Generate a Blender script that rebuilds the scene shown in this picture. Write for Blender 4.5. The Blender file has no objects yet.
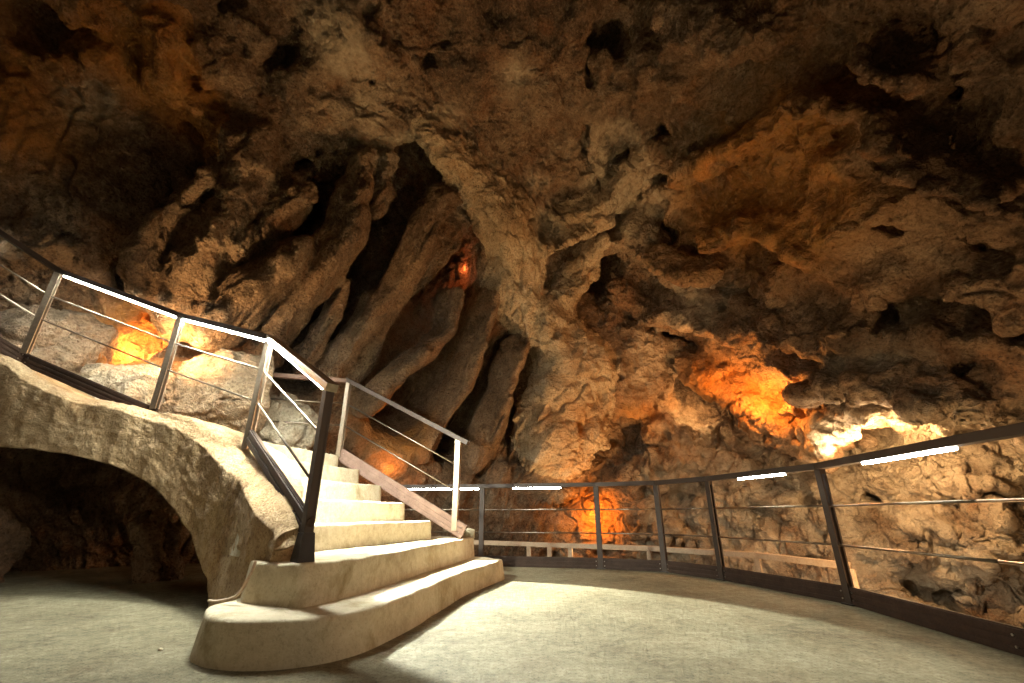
import bpy, bmesh, math, random
import numpy as np
from mathutils import Vector, Matrix
PI = math.pi
random.seed(3)
SC = bpy.context.scene
COL = SC.collection

# ---------------------------------------------------------------- camera, colour management, world
cam = bpy.data.cameras.new('camera'); cam_o = bpy.data.objects.new('camera', cam); COL.objects.link(cam_o)
cam.sensor_width = 36.0; cam.lens = 36.0 * 445 / 1024
cam_o.location = (0, 0, 0.70); cam_o.rotation_euler = (math.radians(90 + 21.3), 0, 0)
cam.clip_start = 0.02
SC.camera = cam_o
SC.view_settings.view_transform = 'Standard'; SC.view_settings.look = 'None'
SC.view_settings.gamma = 1.0; SC.view_settings.use_curve_mapping = False
SC.view_settings.exposure = -0.35
SC.cycles.use_denoising = True
SC.cycles.max_bounces = 6; SC.cycles.diffuse_bounces = 4
w = bpy.data.worlds.new('cave_dark'); SC.world = w; w.use_nodes = True
w.node_tree.nodes['Background'].inputs[0].default_value = (0.010, 0.007, 0.005, 1)
w.node_tree.nodes['Background'].inputs[1].default_value = 0.0

# ---------------------------------------------------------------- object helpers
def tag(o, label=None, cat=None, group=None, kind=None):
    if label: o['label'] = label
    if cat: o['category'] = cat
    if group: o['group'] = group
    if kind: o['kind'] = kind
    return o
def empty(name, loc, label, cat, group=None):
    o = bpy.data.objects.new(name, None); COL.objects.link(o); o.location = loc
    o.empty_display_size = 0.1
    return tag(o, label, cat, group)
def mesh_obj(name, verts, faces, mat, parent=None, smooth=False):
    me = bpy.data.meshes.new(name); me.from_pydata([tuple(map(float, v)) for v in verts], [], [tuple(map(int, f)) for f in faces]); me.update()
    if smooth: me.polygons.foreach_set('use_smooth', [True] * len(me.polygons))
    o = bpy.data.objects.new(name, me); COL.objects.link(o)
    if mat: me.materials.append(mat)
    if parent:
        o.parent = parent; o.matrix_parent_inverse = Matrix.Translation(-parent.location)
    return o
def bm_obj(name, bm, mat, parent=None, smooth=False):
    bmesh.ops.recalc_face_normals(bm, faces=bm.faces)
    me = bpy.data.meshes.new(name); bm.to_mesh(me); bm.free()
    if smooth: me.polygons.foreach_set('use_smooth', [True] * len(me.polygons))
    o = bpy.data.objects.new(name, me); COL.objects.link(o); me.materials.append(mat)
    if parent:
        o.parent = parent; o.matrix_parent_inverse = Matrix.Translation(-parent.location)
    return o
def bar(bm, a, b, wid, hgt, up=(0, 0, 1), bev=0.0, roll=None):
    """box of section wid x hgt from a to b; hgt runs along up"""
    a = Vector(a); b = Vector(b); t = (b - a).normalized(); up = Vector(up)
    s = t.cross(up).normalized(); u = s.cross(t).normalized()
    vs = []
    for p in (a, b):
        for i, j in ((-1, -1), (1, -1), (1, 1), (-1, 1)):
            vs.append(bm.verts.new(p + s * (i * wid / 2) + u * (j * hgt / 2)))
    fs = [(0, 1, 2, 3), (7, 6, 5, 4)] + [(i, i + 4, (i + 1) % 4 + 4, (i + 1) % 4) for i in range(4)]
    fl = [bm.faces.new([vs[k] for k in f]) for f in fs]
    if bev:
        ed = list({e for f in fl for e in f.edges})
        bmesh.ops.bevel(bm, geom=ed, offset=bev, segments=2, profile=0.7, affect='EDGES')
def tube(bm, pts, r, seg=10):
    pts = [Vector(p) for p in pts]; rings = []
    for i, p in enumerate(pts):
        t = (pts[min(i + 1, len(pts) - 1)] - pts[max(i - 1, 0)]).normalized()
        s = t.cross(Vector((0, 0, 1)))
        s = s.normalized() if s.length > 1e-4 else Vector((1, 0, 0)); u = s.cross(t)
        rings.append([bm.verts.new(p + (s * math.cos(2 * PI * k / seg) + u * math.sin(2 * PI * k / seg)) * r) for k in range(seg)])
    for A, B in zip(rings, rings[1:]):
        for k in range(seg): bm.faces.new((A[k], A[(k + 1) % seg], B[(k + 1) % seg], B[k]))
    bm.faces.new(rings[0][::-1]); bm.faces.new(rings[-1])

# ---------------------------------------------------------------- materials
def new_mat(name):
    m = bpy.data.materials.new(name); m.use_nodes = True
    nt = m.node_tree; return m, nt, nt.nodes['Principled BSDF']
def N(nt, typ, **kw):
    n = nt.nodes.new(typ)
    for k, v in kw.items():
        if k in n.inputs: n.inputs[k].default_value = v
        else: setattr(n, k, v)
    return n
def ramp(nt, fac, stops):
    r = nt.nodes.new('ShaderNodeValToRGB'); e = r.color_ramp.elements
    while len(e) < len(stops): e.new(0.5)
    for el, (p, c) in zip(e, stops): el.position = p; el.color = (*c, 1) if len(c) == 3 else c
    nt.links.new(fac, r.inputs['Fac']); return r.outputs['Color']
def mix(nt, fac, a, b, mode='MIX'):
    m = nt.nodes.new('ShaderNodeMix'); m.data_type = 'RGBA'; m.blend_type = mode
    for s, v in ((m.inputs[0], fac), (m.inputs[6], a), (m.inputs[7], b)):
        if isinstance(v, (int, float)): s.default_value = v
        elif isinstance(v, tuple): s.default_value = (*v, 1)
        else: nt.links.new(v, s)
    return m.outputs[2]
def coords(nt): return nt.nodes.new('ShaderNodeTexCoord').outputs['Object']
def noise(nt, vec, scale, detail=6, rough=0.6, dist=0.0):
    n = N(nt, 'ShaderNodeTexNoise', Scale=scale, Detail=detail, Roughness=rough, Distortion=dist); nt.links.new(vec, n.inputs['Vector']); return n
def math_n(nt, op, a, b=None, clamp=False):
    m = nt.nodes.new('ShaderNodeMath'); m.operation = op; m.use_clamp = clamp
    for s, v in zip(m.inputs, (a, b)):
        if v is None: continue
        if isinstance(v, (int, float)): s.default_value = v
        else: nt.links.new(v, s)
    return m.outputs[0]
def bump(nt, bsdf, height, strength, dist):
    b = N(nt, 'ShaderNodeBump', Strength=strength, Distance=dist); nt.links.new(height, b.inputs['Height']); nt.links.new(b.outputs[0], bsdf.inputs['Normal'])

def rock_mat(name, dark, mid, pale, rust, stain_amt=1.0, crack=1.0):
    m, nt, b = new_mat(name); co = coords(nt)
    big = noise(nt, co, 0.55, 5, 0.62, 0.2); fine = noise(nt, co, 5.5, 10, 0.74, 0.1); spk = noise(nt, co, 30, 6, 0.75)
    f = math_n(nt, 'ADD', math_n(nt, 'MULTIPLY', big.outputs['Fac'], 0.55), math_n(nt, 'MULTIPLY', fine.outputs['Fac'], 0.45))
    c = ramp(nt, f, [(0.38, dark), (0.50, mid), (0.63, pale)])
    rn = noise(nt, co, 0.9, 5, 0.6, 1.0)
    c = mix(nt, ramp(nt, rn.outputs['Fac'], [(0.52, (0, 0, 0)), (0.66, (0.6, 0.6, 0.6))]), c, rust)
    c = mix(nt, ramp(nt, spk.outputs['Fac'], [(0.34, (0.8,) * 3), (0.5, (0, 0, 0))]), c, tuple(v * 0.35 for v in dark))
    c = mix(nt, ramp(nt, spk.outputs['Fac'], [(0.56, (0, 0, 0)), (0.72, (0.75,) * 3)]), c, pale)
    # mineral stains, with crevice glow tinted into the orange, stored per vertex
    at = nt.nodes.new('ShaderNodeAttribute'); at.attribute_name = 'iron_stain_glow'
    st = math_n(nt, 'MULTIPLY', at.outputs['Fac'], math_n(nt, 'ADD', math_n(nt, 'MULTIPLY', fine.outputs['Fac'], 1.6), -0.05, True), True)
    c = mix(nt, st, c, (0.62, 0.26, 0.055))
    at2 = nt.nodes.new('ShaderNodeAttribute'); at2.attribute_name = 'calcite'
    st2 = math_n(nt, 'MULTIPLY', at2.outputs['Fac'], math_n(nt, 'ADD', math_n(nt, 'MULTIPLY', fine.outputs['Fac'], 2.2), -0.45, True), True)
    c = mix(nt, st2, c, (0.62, 0.50, 0.34))
    nt.links.new(c, b.inputs['Base Color'])
    b.inputs['Roughness'].default_value = 0.78; b.inputs['Specular IOR Level'].default_value = 0.25
    # crackle
    ds = nt.nodes.new('ShaderNodeVectorMath'); ds.operation = 'ADD'
    sc = nt.nodes.new('ShaderNodeVectorMath'); sc.operation = 'SCALE'; sc.inputs['Scale'].default_value = 0.22
    nt.links.new(fine.outputs['Color'], sc.inputs[0]); nt.links.new(co, ds.inputs[0]); nt.links.new(sc.outputs[0], ds.inputs[1])
    v = N(nt, 'ShaderNodeTexVoronoi', feature='DISTANCE_TO_EDGE', Scale=3.6); nt.links.new(ds.outputs[0], v.inputs['Vector'])
    ck = ramp(nt, v.outputs['Distance'], [(0.0, (0, 0, 0)), (0.05, (1, 1, 1))])
    msk = noise(nt, co, 1.3, 3, 0.5)
    ckm = mix(nt, ramp(nt, msk.outputs['Fac'], [(0.45, (0, 0, 0)), (0.6, (1, 1, 1))]), (1.0, 1.0, 1.0), ck)
    mid_n = noise(nt, co, 15, 8, 0.66, 0.1)
    pit = N(nt, 'ShaderNodeTexVoronoi', feature='F1', Scale=17.0); nt.links.new(ds.outputs[0], pit.inputs['Vector'])
    h = math_n(nt, 'ADD', math_n(nt, 'MULTIPLY', mid_n.outputs['Fac'], 0.9), math_n(nt, 'MULTIPLY', spk.outputs['Fac'], 0.22))
    h = math_n(nt, 'ADD', h, math_n(nt, 'MULTIPLY', ckm, 0.22 * crack))
    h = math_n(nt, 'ADD', h, math_n(nt, 'MULTIPLY', pit.outputs['Distance'], 0.30))
    bump(nt, b, h, 1.0, 0.13)
    return m
M = {}
M['rock'] = rock_mat('cave_rock', (0.085, 0.050, 0.026), (0.25, 0.155, 0.085), (0.44, 0.32, 0.20), (0.30, 0.13, 0.048))
M['fin'] = rock_mat('fin_rock', (0.10, 0.060, 0.030), (0.27, 0.165, 0.088), (0.42, 0.29, 0.17), (0.26, 0.125, 0.052))
M['flow'] = rock_mat('flowstone', (0.30, 0.20, 0.105), (0.54, 0.39, 0.23), (0.66, 0.53, 0.35), (0.50, 0.28, 0.12), crack=0.6)
M['curtain'] = rock_mat('iron_flowstone', (0.22, 0.11, 0.035), (0.46, 0.22, 0.07), (0.58, 0.34, 0.15), (0.46, 0.17, 0.035))
M['paleboulder'] = rock_mat('pale_limestone', (0.20, 0.15, 0.10), (0.44, 0.35, 0.24), (0.62, 0.54, 0.40), (0.34, 0.20, 0.10))
M['scree'] = rock_mat('scree', (0.12, 0.075, 0.045), (0.28, 0.19, 0.12), (0.46, 0.36, 0.25), (0.28, 0.15, 0.07))

def concrete(name, dark, mid, pale, mossy=None, rough=0.85, bd=0.012, wear=1.0, gr=1.0):
    m, nt, b = new_mat(name); co = coords(nt)
    big = noise(nt, co, 1.1, 6, 0.65, 0.4); fine = noise(nt, co, 14, 8, 0.7); grit = noise(nt, co, 55, 5, 0.75)
    f = math_n(nt, 'ADD', math_n(nt, 'MULTIPLY', big.outputs['Fac'], 0.5), math_n(nt, 'MULTIPLY', fine.outputs['Fac'], 0.5))
    c = ramp(nt, f, [(0.36, dark), (0.5, mid), (0.64, pale)])
    if mossy:
        mn = noise(nt, co, 3.0, 7, 0.7, 0.5)
        c = mix(nt, ramp(nt, mn.outputs['Fac'], [(0.52, (0, 0, 0)), (0.68, (0.55 * wear,) * 3)]), c, mossy)
    c = mix(nt, ramp(nt, grit.outputs['Fac'], [(0.34, (0.8 * gr,) * 3), (0.47, (0, 0, 0))]), c, tuple(v * 0.45 for v in dark))
    c = mix(nt, ramp(nt, grit.outputs['Fac'], [(0.56, (0, 0, 0)), (0.7, (0.6 * gr,) * 3)]), c, pale)
    nt.links.new(c, b.inputs['Base Color'])
    b.inputs['Roughness'].default_value = rough; b.inputs['Specular IOR Level'].default_value = 0.25
    h = math_n(nt, 'ADD', fine.outputs['Fac'], math_n(nt, 'MULTIPLY', grit.outputs['Fac'], 0.45))
    bump(nt, b, h, 0.8, bd)
    return m
M['floor'] = concrete('dusty_concrete', (0.10, 0.08, 0.044), (0.205, 0.175, 0.105), (0.31, 0.275, 0.18), (0.12, 0.08, 0.04), bd=0.05)
M['step'] = concrete('step_concrete', (0.36, 0.29, 0.19), (0.50, 0.42, 0.29), (0.58, 0.51, 0.37), (0.26, 0.19, 0.09), bd=0.016, wear=1.5, gr=0.4)
M['render'] = concrete('rough_render', (0.26, 0.155, 0.07), (0.42, 0.275, 0.14), (0.54, 0.385, 0.22), (0.32, 0.165, 0.065), bd=0.07)

def metal(name, col, rough, metallic=1.0, sc=40):
    m, nt, b = new_mat(name); co = coords(nt); n = noise(nt, co, sc, 5, 0.6)
    c = ramp(nt, n.outputs['Fac'], [(0.3, tuple(v * 0.7 for v in col)), (0.7, col)])
    nt.links.new(c, b.inputs['Base Color']); b.inputs['Metallic'].default_value = metallic
    r = ramp(nt, n.outputs['Fac'], [(0.3, (rough * 0.85,) * 3), (0.7, (rough * 1.2,) * 3)]); nt.links.new(r, b.inputs['Roughness'])
    return m
M['steel'] = metal('weathered_steel', (0.42, 0.33, 0.24), 0.42, 0.9)
M['rail'] = metal('bronze_rail', (0.055, 0.032, 0.020), 0.6, 0.1)
M['rod'] = metal('steel_rod', (0.30, 0.24, 0.18), 0.42, 1.0)
M['bracket'] = metal('black_bracket', (0.035, 0.024, 0.018), 0.5, 0.3)
M['bolt'] = metal('bolt_steel', (0.5, 0.45, 0.4), 0.3, 1.0)
def plank_mat(name, a, bcol):
    m, nt, b = new_mat(name); co = coords(nt)
    n = noise(nt, co, 9, 6, 0.65); g = noise(nt, co, 60, 3, 0.6)
    c = ramp(nt, n.outputs['Fac'], [(0.3, a), (0.7, bcol)])
    c = mix(nt, ramp(nt, g.outputs['Fac'], [(0.3, (0.4,) * 3), (0.5, (0, 0, 0))]), c, tuple(v * 0.4 for v in a))
    nt.links.new(c, b.inputs['Base Color']); b.inputs['Roughness'].default_value = 0.7; b.inputs['Specular IOR Level'].default_value = 0.25
    bump(nt, b, g.outputs['Fac'], 0.4, 0.004); return m
M['plank'] = plank_mat('composite_plank', (0.034, 0.018, 0.011), (0.066, 0.037, 0.024))
M['plank_pale'] = plank_mat('lit_composite_plank', (0.13, 0.075, 0.055), (0.21, 0.13, 0.095))  # paler copy of the plank; strip light on it put into the colour
M['wood'] = plank_mat('pale_board', (0.36, 0.25, 0.16), (0.48, 0.36, 0.25))
def emit(name, col, st):
    m, nt, b = new_mat(name); b.inputs['Base Color'].default_value = (0.8, 0.8, 0.8, 1)
    b.inputs['Emission Color'].default_value = (*col, 1); b.inputs['Emission Strength'].default_value = st; return m
LED_STAIR = 300.0; LED_FAR = 75.0
M['led'] = emit('led_white', (0.95, 1.0, 0.90), LED_STAIR)
M['led_stair'] = emit('led_stair', (0.93, 1.0, 0.92), 700.0)
M['led_far'] = emit('led_far', (0.95, 1.0, 0.88), LED_FAR)

# ---------------------------------------------------------------- numpy rock field
_rs = np.random.RandomState(7)
_VOL = _rs.rand(64, 64, 64).astype(np.float32) * 2 - 1
def vnoise(p):
    i = np.floor(p).astype(np.int32); f = (p - i).astype(np.float32); f = f * f * (3 - 2 * f)
    i0 = i & 63; i1 = (i + 1) & 63
    x0, y0, z0 = i0[:, 0], i0[:, 1], i0[:, 2]; x1, y1, z1 = i1[:, 0], i1[:, 1], i1[:, 2]
    fx, fy, fz = f[:, 0], f[:, 1], f[:, 2]
    V = _VOL
    a = V[x0, y0, z0] * (1 - fx) + V[x1, y0, z0] * fx
    b = V[x0, y1, z0] * (1 - fx) + V[x1, y1, z0] * fx
    c = V[x0, y0, z1] * (1 - fx) + V[x1, y0, z1] * fx
    d = V[x0, y1, z1] * (1 - fx) + V[x1, y1, z1] * fx
    a = a * (1 - fy) + b * fy; c = c * (1 - fy) + d * fy
    return a * (1 - fz) + c * fz
_ROT = np.array([[0.0, 0.8, 0.6], [-0.8, 0.36, -0.48], [-0.6, -0.48, 0.64]], dtype=np.float32)
def fbm(p, octs, gain=0.5, ridged=False):
    out = np.zeros(len(p), np.float32); a = 1.0; q = p.astype(np.float32)
    for o in range(octs):
        n = vnoise(q)
        out += a * ((0.5 - np.abs(n)) if ridged else n)
        q = q @ _ROT.T * 2.03 + 17.3; a *= gain
    return out
def _hash(ix, iy, iz, s):
    h = (ix * 73856093) ^ (iy * 19349663) ^ (iz * 83492791) ^ (s * 2654435)
    h = (h ^ (h >> 13)) * 1274126177 & 0x7fffffff
    return ((h ^ (h >> 16)) & 0xffff).astype(np.float32) / 65535.0
def worley(p):                                   # nearest and second nearest cell point, and the cell's random number
    i = np.floor(p).astype(np.int64); f = (p - i).astype(np.float32)
    d1 = np.full(len(p), 9, np.float32); d2 = d1.copy(); cid = np.zeros(len(p), np.float32)
    for a in (-1, 0, 1):
        for b in (-1, 0, 1):
            for c in (-1, 0, 1):
                ix, iy, iz = i[:, 0] + a, i[:, 1] + b, i[:, 2] + c
                d = np.sqrt((a + _hash(ix, iy, iz, 1) - f[:, 0]) ** 2 + (b + _hash(ix, iy, iz, 2) - f[:, 1]) ** 2
                            + (c + _hash(ix, iy, iz, 3) - f[:, 2]) ** 2)
                n = d < d1
                d2 = np.where(n, d1, np.minimum(d2, d)); cid = np.where(n, _hash(ix, iy, iz, 4), cid); d1 = np.where(n, d, d1)
    return d1, d2, cid
def smin(a, b, k):
    h = np.clip(0.5 + 0.5 * (b - a) / k, 0, 1)
    return b * (1 - h) + a * h - k * h * (1 - h)
def smax(a, b, k): return -smin(-a, -b, k)

# the open chamber: planes (outward normal, point on the plane)
def _pl(n, p):
    n = np.array(n, float); n /= np.linalg.norm(n); return n.astype(np.float32), float(n @ np.array(p, float))
PLANES = [_pl((-.50, .80, .30), (-3, 8.4, 1.5)),      # back-left, leaning in
          _pl((.10, .97, .26), (1.5, 10.2, 1.5)),     # back
          _pl((.78, .62, .05), (5.4, 8.6, 1)),        # back-right
          _pl((.99, .12, .10), (7.2, 4, 1)),          # right
          _pl((-.97, .15, .20), (-8.2, 3, 1.5)),      # left
          _pl((0, -1, .1), (0, -3.6, 1)),             # behind
          _pl((-.22, .16, .96), (-1, 5, 7.6)),        # roof
          _pl((.12, .45, .88), (0, 7.0, 7.2)),        # roof down to the back
          _pl((.02, -.04, -1), (0, 8, -1.1))]         # lower cave floor
OVER = _pl((.86, .04, .46), (4.9, 6.5, 2.2))          # the hanging mass on the right
def base_void(p):
    d = None
    for n, c in PLANES:
        e = p @ n - c
        d = e if d is None else smax(d, e, 0.9)
    return d
def base_rock(p):                                # negative inside the rock
    r = -base_void(p)
    n, c = OVER
    over = smax(-(p @ n - c), (1.75 + 0.12 * (p[:, 0] - 4.5) + 0.05 * (7.5 - p[:, 1])) - p[:, 2], 0.35)
    return smin(r, over, 0.25)
def cap_dist(p, seg, nrm, ex=2.0):
    a = np.array(seg[0][:3], np.float32); b = np.array(seg[1][:3], np.float32)
    ba = b - a; L2 = float(ba @ ba); t = ba / math.sqrt(L2)
    n = np.array(nrm, np.float32); n = n - t * float(n @ t); n /= np.linalg.norm(n); w = np.cross(t, n)
    pa = p - a
    h = np.clip(pa @ ba / L2, 0, 1)
    rw = seg[0][3] + (seg[1][3] - seg[0][3]) * h; rn = seg[0][4] + (seg[1][4] - seg[0][4]) * h
    q = pa - h[:, None] * ba
    if ex == 2.0: d = np.sqrt((q @ w / rw) ** 2 + (q @ n / rn) ** 2 + (q @ t / rw) ** 2)
    else: d = (np.abs(q @ w / rw) ** ex + np.abs(q @ n / rn) ** ex + np.abs(q @ t / rw) ** ex + 1e-9) ** (1 / ex)
    return (d - 1) * np.minimum(rw, rn)

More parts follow.
